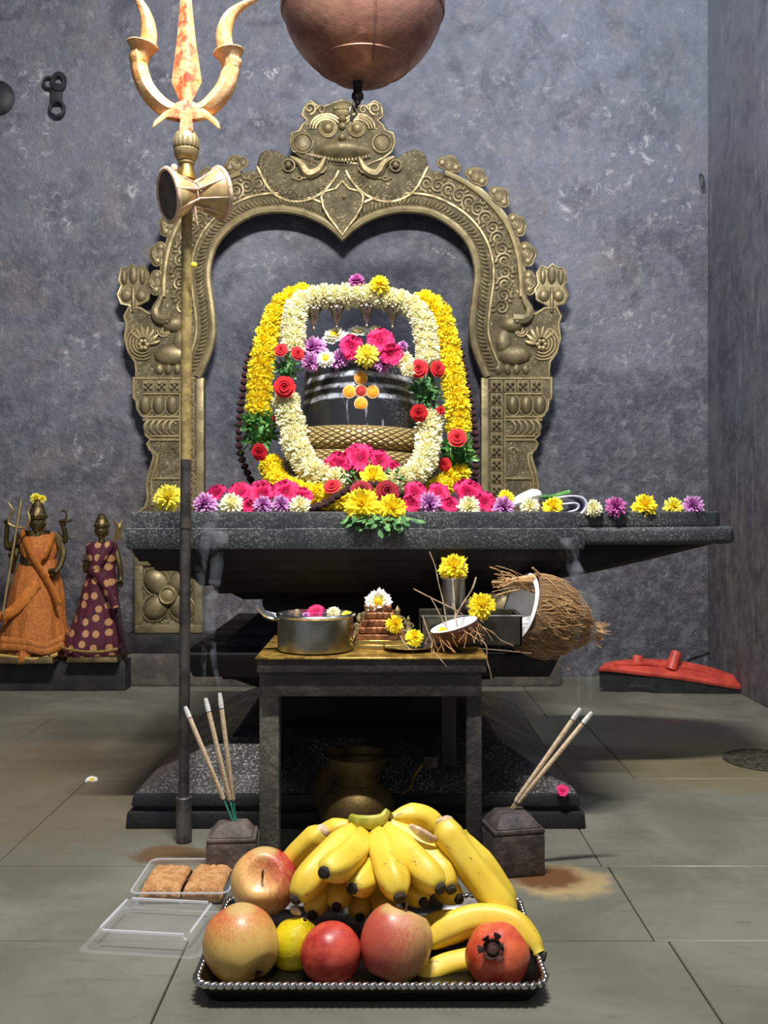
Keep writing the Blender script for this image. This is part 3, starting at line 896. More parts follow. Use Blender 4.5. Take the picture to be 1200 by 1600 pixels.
ME = {
    'white0': mesh_of('cream_bloom', mum(1, 6, 13), M_white), 'white1': mesh_of('cream_bloom', mum(2, 6, 14, jit=.2), M_white),
    'yellow0': mesh_of('yellow_bloom', mum(3, 6, 13), M_yellow), 'yellow1': mesh_of('yellow_bloom', mum(4, 6, 14, jit=.2), M_yellow),
    'lemon': mesh_of('lemon_bloom', mum(5, 7, 15, 1.0, .12), M_lemon), 'ybloom': mesh_of('full_yellow_bloom', mum(6, 7, 17, .98, .14, cup=.3), M_yellow),
    'purple': mesh_of('purple_bloom', mum(7, 6, 15, 1.0, .13), M_purple), 'orchid': mesh_of('orchid_bloom', mum(8, 6, 16, 1.0, .13), M_orchid),
    'cream': mesh_of('cream_bloom', mum(9, 7, 15, .98, .13), M_white), 'daisy': mesh_of('daisy_bloom', daisy(10), M_daisy), 'daisy2': mesh_of('daisy_bloom', daisy(11, 20), M_daisy),
    'magenta0': mesh_of('magenta_bloom', crumpled(12), M_magenta), 'magenta1': mesh_of('magenta_bloom', crumpled(13, 6), M_magenta), 'magenta2': mesh_of('magenta_bloom', crumpled(14, 4), M_magenta),
    'rose': mesh_of('rose_bloom', rose(15), M_red), 'maroon': mesh_of('maroon_bloom', rose(16), M_maroon),
}

# ------------------------------------------------------------------ lingam with its marks and the coiled serpent
t = NT('black_lingam_stone')
g = t.n('ShaderNodeNewGeometry').outputs['Position']
x, y, z = t.xyz(g)
wob = t.math('MULTIPLY', t.math('SUBTRACT', t.noise(20, 4, .6, g), .5), .010)
zz = t.math('ADD', z, t.math('MULTIPLY', t.math('MULTIPLY', t.math('ADD', x, .05), t.math('ADD', x, .05)), .55))
zz = t.math('ADD', zz, wob)
ash = 0.0
for zc, hw in ((.892, .006), (.869, .005), (.847, .006)):
    ash = t.math('MAXIMUM', ash, t.rng(t.math('ABSOLUTE', t.math('SUBTRACT', zz, zc)), hw * .35, hw * 1.25, 1.0, 0.0))
ash = t.math('MULTIPLY', ash, t.rng(t.noise(60, 5, .7, g), .30, .58))
drip = t.n('ShaderNodeMapping', {'Vector': g, 'Scale': (60, 60, 9), 'Rotation': (0, .55, 0)}).outputs[0]
dr = t.math('MULTIPLY', t.rng(t.noise(1.2, 4, .6, drip), .62, .72), t.rng(z, .838, .846, 1.0, 0.0))
dr = t.math('MULTIPLY', dr, .5)
dust = t.math('MULTIPLY', t.rng(t.math('ADD', x, t.math('MULTIPLY', z, .5)), .40, .46), t.rng(t.noise(240, 3, .7, g), .5, .62))
dust = t.math('MULTIPLY', dust, .3)
f = t.math('MAXIMUM', t.math('MAXIMUM', ash, dr), dust)
t.set(t.mix(f, lin((34, 36, 40)), lin((186, 192, 204))), t.rng(f, 0, 1, .34, .8))
M_ling = t.m
LX, LY = -.053, 2.20
ling = thing('stone_lingam', 'black polished stone lingam with white ash stripes and orange paste dots', 'lingam', (LX, LY, SLAB))
prof = [(.134, SLAB), (.137, .66), (.137, .74), (.134, .82), (.130, .88), (.1285, .905), (.127, .913), (.120, .918), (.10, .921), (0.001, .922)]
obj('shaft', MB().lathe([(r, z_ - 0) for r, z_ in prof], 48, (LX, LY, 0)), M_ling, ling)
M_orange = pm('orange_paste', (236, 150, 20), (246, 176, 44), .7, 0, 120, bump=.4)
M_redp = pm('red_paste', (170, 30, 24), (190, 52, 40), .7, 0, 120, bump=.4)
M_sandal = pm('sandal_rim', (214, 170, 120), (226, 188, 140), .7, 0, 120)
def on_ling(px, py, k=0.0):
    z_ = H - (py - HY) * 2.07 / F
    x_ = (px - 600) * 2.07 / F
    r = .1325 + k
    dx = x_ - LX
    return Vector((x_, LY - math.sqrt(r * r - dx * dx), z_)), Vector((dx, -math.sqrt(r * r - dx * dx), 0)).normalized()
for (px, py, m_, nm, lb) in ((564, 591, M_orange, 'paste_dot', None), (546, 612, M_orange, 'paste_dot', None), (582, 612, M_orange, 'paste_dot', None), (564, 631, M_orange, 'paste_dot', None), (564, 611, M_redp, 'paste_dot', 'red paste dot')):
    p, nrm = on_ling(px, py)
    rr = .0125 if m_ is M_orange else .0118
    o = obj(nm, MB().lathe([(rr, -.002), (rr, .0012), (rr * .8, .0026), (0.0001, .003)], 20, p, aim(nrm)), m_, ling, loc=p)
    if lb: o['label'] = lb
    obj('dot_rim', MB().lathe([(rr * .97, -.002), (rr * 1.2, -.002), (rr * 1.2, .0008), (rr * .97, .0014)], 20, p, aim(nrm), cap=False), M_sandal, o)
# serpent coils
t = NT('scaled_brass')
au = t.n('ShaderNodeAttribute', attribute_name='along').outputs['Fac']; av = t.n('ShaderNodeAttribute', attribute_name='around').outputs['Fac']
sc = t.math('MULTIPLY', t.math('ABSOLUTE', t.math('SINE', t.math('MULTIPLY', t.math('ADD', au, av), PI))), t.math('ABSOLUTE', t.math('SINE', t.math('MULTIPLY', t.math('SUBTRACT', au, av), PI))))
t.set(t.mix(t.rng(sc, .0, .5), lin((112, 92, 56)), lin((190, 168, 112))), .42, .5)
t.bump(t.rng(sc, 0, .7), .8, .006)
M_scale = t.m
ser = thing('brass_serpent', 'coiled brass serpent with scaly skin wound round the foot of the black lingam', 'serpent', (LX, LY, SLAB))
def ring_pts(rx, z0, tilt, cx=LX, cy=LY, n=49):
    return [Vector((cx + rx * math.cos(2 * PI * i / (n - 1)), cy + rx * math.sin(2 * PI * i / (n - 1)), z0 + tilt * math.cos(2 * PI * i / (n - 1)) - .004 * math.sin(2 * PI * i / (n - 1)))) for i in range(n)]
for nm, rx, z0, ti in (('upper_coil', .145, .748, -.003), ('lower_coil', .149, .698, -.006), ('lowest_coil', .152, .648, .004)):
    n_ = 20
    # the seam of the sweep lies at the back of the lingam
    o = obj(nm, MB().tube(ring_pts(rx, z0, ti, n=97), .0275, n_, cap=False), M_scale, ser)
    for an_, fn_ in (('along', lambda i, k: i / 96 * 44), ('around', lambda i, k: abs(k - n_ / 2) / n_ * 14)):
        at = o.data.attributes.new(an_, 'FLOAT', 'POINT')
        at.data.foreach_set('value', [fn_(i, k) for i in range(97) for k in range(n_)])

# hood frame of the serpent that carries the garlands, hung with silver cones
M_silver = pm('tarnished_silver', (176, 164, 152), (122, 108, 100), .35, 1.0, 80, bump=.4, bscale=200)
std = thing('garland_stand', 'arched brass stand behind the lingam carrying the garlands, hung with small silver cones', 'stand', (LX, 2.27, SLAB))
arc = sp([(450, 790, 2.27), (446, 640, 2.24), (450, 540, 2.2), (462, 482, 2.17), (500, 465, 2.165), (568, 464, 2.165), (632, 470, 2.165), (660, 500, 2.17), (672, 580, 2.2), (684, 680, 2.24), (686, 790, 2.27)], 6)
arc = [Vector(P(*p)) for p in arc]
arc[0].z = arc[-1].z = SLAB
obj('hoop', MB().tube(arc, .006, 8), M_brass, std)
for (px, py0) in ((490, 482), (526, 480), (573, 478), (613, 480), (650, 486)):
    p = P(px, py0, 2.15)
    m = MB().lathe([(.002, .012), (.014, .008), (.017, .0), (.0165, -.006), (.013, -.012), (.011, -.02), (.0075, -.028), (.0045, -.036), (.0035, -.042), (.0045, -.045), (.002, -.05)], 16, p)
    m.tube([p + Vector((0, 0, .010)), P(px, 468, 2.165)], .003, 6)
    for k in range(8): m.ell(p + Vector((.016 * math.cos(k * .785), .016 * math.sin(k * .785), -.003)), .0035, None, 6, 4)
    obj('silver_cone', m, M_silver, std, loc=p)

# ------------------------------------------------------------------ garlands
rg = random.Random(77)
def strand(parent, kinds, name, path, rpx, step=17, ring=(-95, -48, 0, 48, 95), size=.78):
    """blooms packed around a string: path of (px, py, depth)"""
    pts = [Vector(P(*p)) for p in sp(path, 8)]
    L = [0]
    for a, b in zip(pts, pts[1:]): L.append(L[-1] + (b - a).length)
    rr = rpx * 2.1 / F
    st = step * 2.1 / F
    n = max(2, int(L[-1] / st))
    j = 0
    for i in range(n + 1):
        tt = L[-1] * i / n
        while j < len(L) - 2 and L[j + 1] < tt: j += 1
        f = (tt - L[j]) / max(L[j + 1] - L[j], 1e-9)
        c = pts[j].lerp(pts[j + 1], f)
        T = (pts[j + 1] - pts[j]).normalized()
        fr_ = Vector((0, -1, 0)); fr_ = (fr_ - T * fr_.dot(T)).normalized()
        sd = T.cross(fr_)
        for a in ring:
            an = R(a + (24 if i % 2 else 0) + rg.uniform(-12, 12))
            d = fr_ * math.cos(an) + sd * math.sin(an) + T * rg.uniform(-.25, .25)
            inst(name, ME[rg.choice(kinds)], aim(d, rg.uniform(0, 6.28)), c + d.normalized() * rr * .22 + T * rg.uniform(-.002, .002), rr * size * rg.uniform(.92, 1.1), parent)
def string(parent, path, r=.0022):
    obj('string', MB().tube([P(*p) for p in sp(path, 6)], r, 6), M_leafd, parent)
def roses(parent, lst, kind='rose'):
    for (px, py, d, r, dr) in lst:
        inst('rose', ME[kind], aim(dr, rg.uniform(0, 6)), P(px, py, d), r * d / F, parent)
def tufts(parent, lst, mat):
    for (px, py, d, r, n, sd) in lst:
        c = P(px, py, d)
        m = MB().ell(c, (r * .55 * d / F, r * .4 * d / F, r * .55 * d / F), None, 8, 6)
        leaves(m, c, r * d / F, n, sd)
        o = obj('leaf_tuft', m, mat, parent, loc=c, smooth=False)
gw = thing('cream_garland', 'cream white chrysanthemum garland with red roses and leaf tufts, framing the black lingam', 'garland', P(568, 462, 2.15))
wt = [(457, 542, 2.10), (459, 508, 2.12), (466, 478, 2.14), (495, 464, 2.15), (540, 463, 2.15), (590, 465, 2.15), (632, 473, 2.15), (657, 496, 2.14), (666, 528, 2.12), (668, 562, 2.10)]
wl = [(447, 626, 2.08), (456, 660, 2.07), (464, 698, 2.05), (486, 734, 2.02), (524, 752, 1.985)]
wr = [(672, 655, 2.08), (669, 690, 2.06), (663, 722, 2.03), (640, 746, 2.0), (610, 756, 1.985)]
string(gw, wt + [(664, 612, 2.09)] + wr); string(gw, wl[::-1] + [(447, 578, 2.09)] + wt[:1])
strand(gw, ['white0', 'white1'], 'bloom', wt, 24)
strand(gw, ['white0', 'white1'], 'bloom', wl, 26)
strand(gw, ['white0', 'white1'], 'bloom', wr, 25)
tufts(gw, [(447, 577, 2.08, 24, 120, 1), (664, 612, 2.08, 30, 170, 2)], M_leafd)
roses(gw, [(440, 548, 2.06, 11, (-.2, -1, .3)), (464, 553, 2.06, 11, (.5, -1, .2)), (445, 605, 2.05, 17, (0, -1, -.05)), (655, 577, 2.05, 15, (-.2, -1, .1)), (682, 577, 2.06, 13, (.5, -1, .1)), (655, 645, 2.05, 14, (-.2, -1, -.2)), (687, 642, 2.07, 8, (.5, -1, 0))])
gy = thing('yellow_garland', 'bright yellow chrysanthemum garland with dark leaf tufts hung outside the cream one', 'garland', P(565, 458, 2.19))
yl = [(474, 462, 2.20), (444, 476, 2.19), (424, 512, 2.18), (411, 558, 2.16), (406, 600, 2.15), (404, 640, 2.14)]
yr = [(662, 472, 2.20), (684, 486, 2.19), (699, 535, 2.18), (707, 588, 2.16), (714, 630, 2.15), (716, 668, 2.14)]
yl2 = [(424, 728, 2.11), (434, 750, 2.07), (460, 768, 2.0), (500, 776, 1.965), (532, 782, 1.95)]
yr2 = [(716, 742, 2.11), (698, 756, 2.09), (682, 766, 2.06)]
string(gy, yl + [(405, 676, 2.14)] + yl2); string(gy, yr + [(712, 712, 2.13)] + yr2); string(gy, [yl[0], (520, 466, 2.20), (600, 466, 2.20), yr[0]])
for q in (yl, yr): strand(gy, ['yellow0', 'yellow1'], 'bloom', q, 25, 17)
for q in (yl2, yr2): strand(gy, ['yellow0', 'yellow1'], 'bloom', q, 23, 17)
tufts(gy, [(405, 674, 2.12, 36, 230, 3), (712, 710, 2.12, 36, 230, 4)], M_leaf)
roses(gy, [(407, 706, 2.07, 14, (-.4, -1, -.2)), (431, 653, 2.09, 6, (0, -1, 0)), (714, 685, 2.07, 15, (0, -1, .25)), (696, 726, 2.08, 11, (-.5, -1, 0))])
for sd, nm, path in ((0, 'left', [(436, 490, 2.25), (412, 520, 2.24), (390, 556, 2.23), (381, 600, 2.22), (375, 650, 2.21), (374, 700, 2.2), (384, 733, 2.19), (394, 755, 2.18), (404, 780, 2.16)]),
                     (1, 'right', [(690, 490, 2.25), (708, 520, 2.24), (722, 560, 2.23), (732, 610, 2.22), (740, 660, 2.21), (744, 700, 2.2), (743, 735, 2.19), (738, 770, 2.17)])):
    r0 = thing('bead_string', 'string of dark brown seed beads along the %s edge of the yellow garland' % nm, 'beads', P(*path[0]))
    pts = [P(*p) for p in sp(path, 10)]
    obj('cord', MB().tube(pts, .0016, 5), M_bead, r0)
    q = resample([(p[0], p[1]) for p in sp(path, 10)], 29)
    dd = [path[0][2] + (path[-1][2] - path[0][2]) * i / 28 for i in range(29)]
    m0 = MB()
    for k in range(1):
        m0.lathe([(.001, -.9), (.55, -.75), (.9, -.3), (1, 0), (.9, .35), (.5, .78), (.001, .9)], 12, fn=lambda a, z_: 1 + .10 * math.cos(5 * a))
    if sd == 0: bead_me = mesh_of('seed_bead', m0, M_bead)
    for i in range(29): inst('bead', bead_me, aim((rg.uniform(-.5, .5), rg.uniform(-.5, .5), 1)), P(q[i][0], q[i][1], dd[i] - .004), 6.2 * 2.2 / F, r0)

# ------------------------------------------------------------------ loose flowers
def bloom(name, kind, label, px, py, d, r, dr=(0, -1, .3), group=None, cat='flower', squash=None):
    s_ = r * d / F
    o = inst(name, ME[kind], aim(dr, rg.uniform(0, 6.28)), P(px, py, d), s_ if not squash else (s_, s_, s_ * squash))
    return tag(o, label, cat, group)
LT = 'loose flowers on top of the lingam'
for a in (
    ('chrysanthemum', 'orchid', 'light purple chrysanthemum perched left of centre on top of the cream garland', 557, 441, 2.15, 14, (0, -.6, .8)),
    ('chrysanthemum', 'ybloom', 'yellow chrysanthemum perched on the very top of the cream garland', 593, 446, 2.13, 17, (.1, -.7, .6)),
    ('daisy', 'daisy', 'white daisy at the left rear of the flowers heaped on the lingam', 523, 526, 2.17, 22, (-.2, -.7, .8)),
    ('daisy', 'daisy2', 'white daisy at the middle rear of the flowers heaped on the lingam', 560, 521, 2.19, 20, (0, -.5, .9)),
    ('daisy', 'cream', 'small cream bloom at the right rear of the flowers heaped on the lingam', 586, 520, 2.18, 13, (.1, -.6, .8)),
    ('chrysanthemum', 'purple', 'purple chrysanthemum at the upper left edge of the lingam top', 490, 546, 2.13, 22, (-.3, -1, .4)),
    ('chrysanthemum', 'purple', 'purple chrysanthemum hanging at the lower left edge of the lingam top', 486, 566, 2.09, 16, (-.3, -1, 0)),
    ('chrysanthemum', 'purple', 'purple chrysanthemum tucked below the white daisy on the lingam front edge', 530, 562, 2.08, 17, (0, -1, .1)),
    ('chrysanthemum', 'purple', 'purple chrysanthemum under the magenta blooms at the right front of the lingam top', 598, 569, 2.07, 16, (.1, -1, 0)),
    ('chrysanthemum', 'purple', 'small purple bloom sticking up at the far right of the lingam top', 629, 541, 2.13, 9, (.4, -1, .6)),
    ('daisy', 'daisy', 'white daisy with a yellow eye on the left front of the lingam top', 509, 561, 2.06, 15, (-.1, -1, .15)),
    ('hibiscus', 'magenta0', 'magenta five-petalled flower in the middle of the lingam top', 549, 543, 2.07, 20, (0, -1, .2)),
    ('hibiscus', 'magenta1', 'magenta flower at the upper right of the lingam top', 594, 535, 2.08, 22, (.1, -1, .4)),
    ('hibiscus', 'magenta2', 'magenta flower at the right edge of the lingam top beside the cream garland', 611, 554, 2.06, 19, (.3, -1, .1)),
    ('chrysanthemum', 'lemon', 'round yellow chrysanthemum on the front edge of the lingam top', 573, 557, 2.055, 20, (0, -1, .2)),
    ('chrysanthemum', 'cream', 'cream bloom lying between the lingam top and the right arm of the cream garland', 633, 565, 2.07, 17, (0, -1, .2)),
    ('chrysanthemum', 'cream', 'cream bloom just below the right edge of the lingam top', 640, 578, 2.05, 14, (.1, -1, -.2)),
): bloom(*a, group=LT)
FS = 'flowers laid along the slab edge'
for a in (
    ('chrysanthemum', 'lemon', 'pale yellow chrysanthemum at the left end of the slab behind the trident pole', 263, 780, 1.87, 24, (0, -1, .5)),
    ('chrysanthemum', 'purple', 'purple chrysanthemum on the slab just right of the trident pole', 320, 789, 1.85, 20, (0, -.9, .6)),
    ('chrysanthemum', 'cream', 'cream chrysanthemum second from the trident pole on the slab edge', 361, 789, 1.85, 20, (.1, -.9, .5)),
    ('hibiscus', 'magenta0', 'magenta bloom behind the purple chrysanthemum right of the trident pole', 339, 774, 1.95, 18, (-.3, -.8, .7)),
    ('hibiscus', 'magenta1', 'magenta bloom behind the cream chrysanthemum on the left of the slab', 376, 772, 1.95, 20, (0, -.8, .7)),
    ('hibiscus', 'magenta2', 'large magenta bloom on the slab below the left bead string', 409, 774, 1.94, 24, (-.1, -.9, .5)),
    ('hibiscus', 'magenta1', 'magenta bloom on the slab below the left foot of the yellow garland', 447, 770, 1.94, 22, (.2, -.9, .6)),
    ('hibiscus', 'magenta0', 'small magenta bloom on the slab edge between cream and purple blooms', 388, 791, 1.86, 13, (0, -1, .2)),
    ('hibiscus', 'magenta2', 'magenta bloom beside the dark seed beads left of the slab centre', 472, 777, 1.92, 17, (.3, -.8, .6)),
    ('chrysanthemum', 'purple', 'purple chrysanthemum below the big magenta bloom left of the slab centre', 411, 790, 1.85, 16, (-.1, -1, .4)),
    ('chrysanthemum', 'purple', 'pale purple chrysanthemum third of the purple ones from the trident pole', 439, 788, 1.86, 15, (.1, -1, .3)),
    ('chrysanthemum', 'cream', 'cream chrysanthemum just left of the dark seed beads on the slab edge', 469, 791, 1.85, 18, (0, -.9, .5)),
    ('rose', 'rose', 'red rose lying left of the central yellow half bloom', 520, 762, 1.93, 14, (-.2, -.8, .6)),
    ('rose', 'maroon', 'dark red rose resting above the left of the two hanging yellow blooms', 565, 769, 1.89, 18, (0, -.9, .4)),
    ('rose', 'maroon', 'dark maroon rose resting above the right of the two hanging yellow blooms', 604, 770, 1.90, 19, (.2, -.9, .3)),
    ('chrysanthemum', 'ybloom', 'yellow bloom in a ring of green leaves at the middle foot of the lingam', 583, 748, 1.95, 23, (0, -.9, .4)),
    ('chrysanthemum', 'ybloom', 'larger left one of two yellow blooms hanging over the slab edge', 566, 790, 1.79, 28, (-.1, -1, .2)),
    ('chrysanthemum', 'ybloom', 'smaller right one of two yellow blooms hanging over the slab edge', 612, 796, 1.785, 24, (.25, -1, .1)),
    ('hibiscus', 'magenta0', 'magenta bloom lying on the lower serpent coil, left of the middle', 530, 728, 2.0, 23, (-.2, -.9, .4)),
    ('hibiscus', 'magenta1', 'magenta bloom lying on the lower serpent coil in the middle', 563, 718, 2.0, 26, (0, -.9, .5)),
    ('hibiscus', 'magenta2', 'magenta bloom lying on the lower serpent coil, right of the middle', 592, 723, 2.0, 20, (.3, -.9, .3)),
    ('hibiscus', 'magenta0', 'small magenta bloom tucked beside the right foot of the cream garland', 614, 731, 2.0, 12, (.2, -1, .2)),
    ('hibiscus', 'magenta2', 'small pink bloom tucked beside the left foot of the cream garland', 511, 731, 2.0, 12, (-.3, -1, .2)),
    ('hibiscus', 'magenta0', 'magenta bloom right of the maroon rose near the slab centre', 648, 772, 1.92, 20, (.1, -.9, .5)),
    ('hibiscus', 'magenta1', 'magenta bloom on the slab edge right of the hanging yellow blooms', 642, 788, 1.86, 16, (-.1, -1, .3)),
    ('chrysanthemum', 'purple', 'purple chrysanthemum on the slab right of the hanging yellow blooms', 671, 788, 1.86, 20, (0, -1, .4)),
    ('hibiscus', 'magenta2', 'magenta bloom behind the purple chrysanthemum right of the slab centre', 685, 771, 1.94, 18, (.1, -.8, .6)),
    ('hibiscus', 'magenta1', 'magenta bloom on the slab edge between purple and cream ones right of centre', 702, 790, 1.86, 15, (0, -1, .4)),
    ('hibiscus', 'magenta0', 'large magenta bloom on the slab before the right end of the bead string', 730, 773, 1.93, 25, (.1, -.9, .5)),
    ('chrysanthemum', 'cream', 'cream chrysanthemum below the large magenta bloom right of the garlands', 732, 793, 1.85, 19, (0, -.9, .4)),
    ('hibiscus', 'magenta1', 'magenta bloom on the slab in front of the right brass pillar', 757, 786, 1.88, 18, (.2, -.9, .4)),
    ('chrysanthemum', 'purple', 'purple chrysanthemum on the slab in front of the right brass pillar', 787, 793, 1.86, 18, (0, -1, .3)),
    ('chrysanthemum', 'ybloom', 'yellow bloom lying behind others before the right brass pillar', 790, 779, 1.97, 14, (-.2, -.8, .8)),
    ('chrysanthemum', 'cream', 'cream chrysanthemum left of the yellow one beside the folded cloth', 828, 792, 1.87, 16, (-.1, -1, .4)),
    ('chrysanthemum', 'ybloom', 'yellow chrysanthemum just left of the folded lilac cloth', 864, 793, 1.88, 17, (0, -1, .4)),
    ('chrysanthemum', 'cream', 'cream chrysanthemum just right of the folded lilac cloth', 927, 795, 2.02, 15, (0, -1, .4)),
    ('chrysanthemum', 'orchid', 'purple chrysanthemum standing alone on the spout, facing out', 962, 793, 2.03, 18, (0, -1, .2)),
    ('chrysanthemum', 'ybloom', 'yellow chrysanthemum on the spout, left one of its two yellow blooms', 1007, 792, 2.05, 20, (.05, -1, .3)),
    ('chrysanthemum', 'lemon', 'yellow chrysanthemum touching the last purple one near the spout tip', 1052, 793, 2.08, 16, (0, -1, .3)),
    ('chrysanthemum', 'purple', 'last purple chrysanthemum nearest the tip of the spout', 1082, 791, 2.09, 18, (.1, -1, .3)),
): bloom(*a, group=FS)
# leaf sprays round the centre
m = MB()
leaves(m, P(548, 748, 1.95), .028, 26, 31, (-.5, -.6, .6)); leaves(m, P(616, 745, 1.95), .028, 26, 32, (.5, -.6, .6)); leaves(m, P(583, 728, 1.96), .02, 12, 33, (0, -.4, .8))
tag(obj('leaf_spray', m, M_leafd, smooth=False), 'spray of green leaves fanned behind the central yellow half bloom', 'leaves')
for (px, py, nm, sd) in ((566, 806, 'left', 5), (614, 808, 'right', 6)):
    m = MB(); rr = random.Random(sd)
    for k in range(22):
        a = rr.uniform(-1.2, 1.2)
        d = Vector((math.sin(a), -.45 + rr.uniform(-.2, .15), -abs(math.cos(a)) * rr.uniform(.4, 1)))
        petal(m, P(px + rr.uniform(-22, 22), py + rr.uniform(-6, 6), 1.775), d, (1, .2, .3), .040 * rr.uniform(.6, 1.25), .0048, .3, -.15)
    tag(obj('leaf_spray', m, M_leafd, smooth=False), 'green leaves drooping over the slab edge under the %s hanging yellow bloom' % nm, 'leaves')
# dark bead rope laid across the centre
r0 = thing('bead_rope', 'rope of dark seed beads lying on the slab left of the hanging yellow blooms', 'beads', P(500, 792, 1.86))
pth = [(487, 793, 1.86), (503, 789, 1.86), (522, 778, 1.88), (540, 766, 1.90), (556, 760, 1.91), (578, 757, 1.905), (600, 758, 1.905)]
obj('cord', MB().tube([P(*p) for p in sp(pth, 5)], .0016, 5), M_bead, r0)
q2 = resample([(p[0], p[1]) for p in sp(pth, 8)], 12)
for i, (a, b) in enumerate(q2): inst('bead', bead_me, aim((rg.uniform(-.5, .5), 1, rg.uniform(-.5, .5))), P(a, b, 1.855 + .05 * min(1, i / 7)), 6.8 * 1.88 / F, r0)
# folded cloth, tuberose
M_cloth = pm('lilac_cloth', (190, 190, 216), (216, 216, 232), .8, 0, 60, bump=.3)
m = MB()
fold = sp([(868, 780), (890, 777), (906, 780), (911, 790), (904, 801), (885, 805), (882, 803), (898, 798), (902, 790), (895, 785), (872, 787)], 5)
fp = [P(a, b, 1.94) for a, b in fold]
n = len(fp)
vs, fs = [], []
for p in fp:
    for dy in (-.03, -.005, .03, .07): vs.append(p + Vector((.002 * math.sin(dy * 90), dy, 0)))
for i in range(n - 1):
    for k in range(3): fs.append((i * 4 + k, i * 4 + k + 1, (i + 1) * 4 + k + 1, (i + 1) * 4 + k))
m.add(vs, fs)
o = obj('folded_cloth', m, M_cloth)
md = o.modifiers.new('thick', 'SOLIDIFY'); md.thickness = .004
tag(o, 'small folded pale lilac cloth lying on the slab near the spout', 'cloth')
o = thing('tuberose', 'long white tuberose bud on a green stem lying across the slab', 'flower', P(850, 780, 1.96))
m = MB(); m.tube([P(*p) for p in sp([(798, 790, 1.95), (815, 784, 1.95), (832, 776, 1.955), (845, 775, 1.96)], 5)], [.004, .006, .007, .008, .008, .008, .008, .008, .009, .011, .012, .013, .013, .012, .009, .005][:16], 8)
m.tube([P(*p) for p in sp([(800, 783, 1.98), (830, 774, 1.975), (846, 771, 1.97)], 4)], [.003, .006, .009, .011, .012, .012, .010, .007, .003], 8)
obj('bud', m, pm('tuberose_white', (226, 230, 214), (200, 208, 190), .5, 0, 40), o)
obj('stem', MB().tube([P(*p) for p in sp([(838, 776, 1.96), (860, 776, 1.97), (890, 768, 1.98)], 5)], .0042, 7), M_leaf, o)
# ------------------------------------------------------------------ hanging copper pot
t = NT('hammered_copper')
g = t.obj()
n1 = t.rng(t.noise(9, 5, .6), .35, .65)
t.set(t.mix(n1, lin((204, 154, 134)), lin((150, 106, 94))), t.rng(n1, 0, 1, .42, .58), .75)
t.bump(t.math('ADD', t.noise(26, 4, .6), t.math('MULTIPLY', t.noise(120, 3, .6), .3)), .2, .010)
M_copper = t.m
pc = P(567, -8, 2.2)
pot = thing('copper_pot', 'large round copper pot hanging above the lingam at the top of the photo', 'pot', pc)
RR = 129 * 2.2 / F
prof = []
for i in range(19):
    a = R(-90 + 150 * i / 18)
    r = RR * math.cos(a); z_ = RR * math.sin(a)
    if z_ < -RR * .74: r *= 1.0
    prof.append((max(r, .001), z_ * 1.04))
prof = [(.001, -RR * 1.06), (.030, -RR * 1.055), (.07, -RR * 1.0)] + [p for p in prof if p[1] > -RR * .97]
obj('bowl', MB().lathe(prof, 48, pc), M_copper, pot, sharp=60)
zt = prof[-1][1]; rt = prof[-1][0]
obj('rim', MB().lathe([(rt * .96, zt - .004), (rt * 1.06, zt), (rt * 1.08, zt + .012), (rt * 1.0, zt + .02), (rt * .9, zt + .012)], 40, pc), M_copper, pot)
m = MB(); m.tube([pc + Vector((.02 + RR * 1.002 * math.cos(a) * .06, -RR * 1.003 * math.cos(a), RR * 1.04 * math.sin(a))) for a in [R(-72 + 6 * k) for k in range(21)]], .0022, 6)
obj('upright_seam', m, M_copper, pot)
for el, rad in ((-12, .0028), (-56, .0022)):
    m = MB(); a = R(el)
    m.tube([pc + Vector((RR * math.cos(a) * 1.002 * math.cos(b), RR * math.cos(a) * 1.002 * math.sin(b), RR * 1.04 * math.sin(a))) for b in [2 * PI * k / 48 for k in range(49)]], rad, 6, cap=False)
    obj('round_seam', m, M_copper, pot)
M_iron = pm('dark_iron', (52, 50, 50), (84, 80, 76), .42, .85, 30, bump=.3, bscale=90)
zb = pc.z - RR * 1.06
m = MB(); m.lathe([(.004, .012), (.013, .006), (.011, -.004), (.010, -.022), (.014, -.028), (.014, -.036), (.008, -.042), (.006, -.05)], 14, (pc.x - .012, 2.2, zb))
obj('spout', m, M_iron, pot)
m = MB()
lx, lz = pc.x - .018, zb - .055
for k in range(2): m.tube([Vector((lx - .004 * k, 2.2, lz - .012 * k)) + Vector((.008 * math.cos(q * .3927) * (1 if k else .5), .008 * math.cos(q * .3927) * (.4 if k else 1), .011 * math.sin(q * .3927))) for q in range(17)], .0028, 6, cap=False)
m.tube([(lx - .006, 2.2, lz - .022), (lx - .009, 2.2, lz - .034)], [.006, .004], 8)
obj('chain', m, M_iron, pot)
m = MB()
for k in range(3):
    a = 2 * PI * k / 3 + .5
    m.tube([pc + Vector((rt * math.cos(a), rt * math.sin(a), zt + .01)), Vector((pc.x, pc.y, 3.05))], .004, 6)
obj('hanging_chains', m, M_iron, pot)

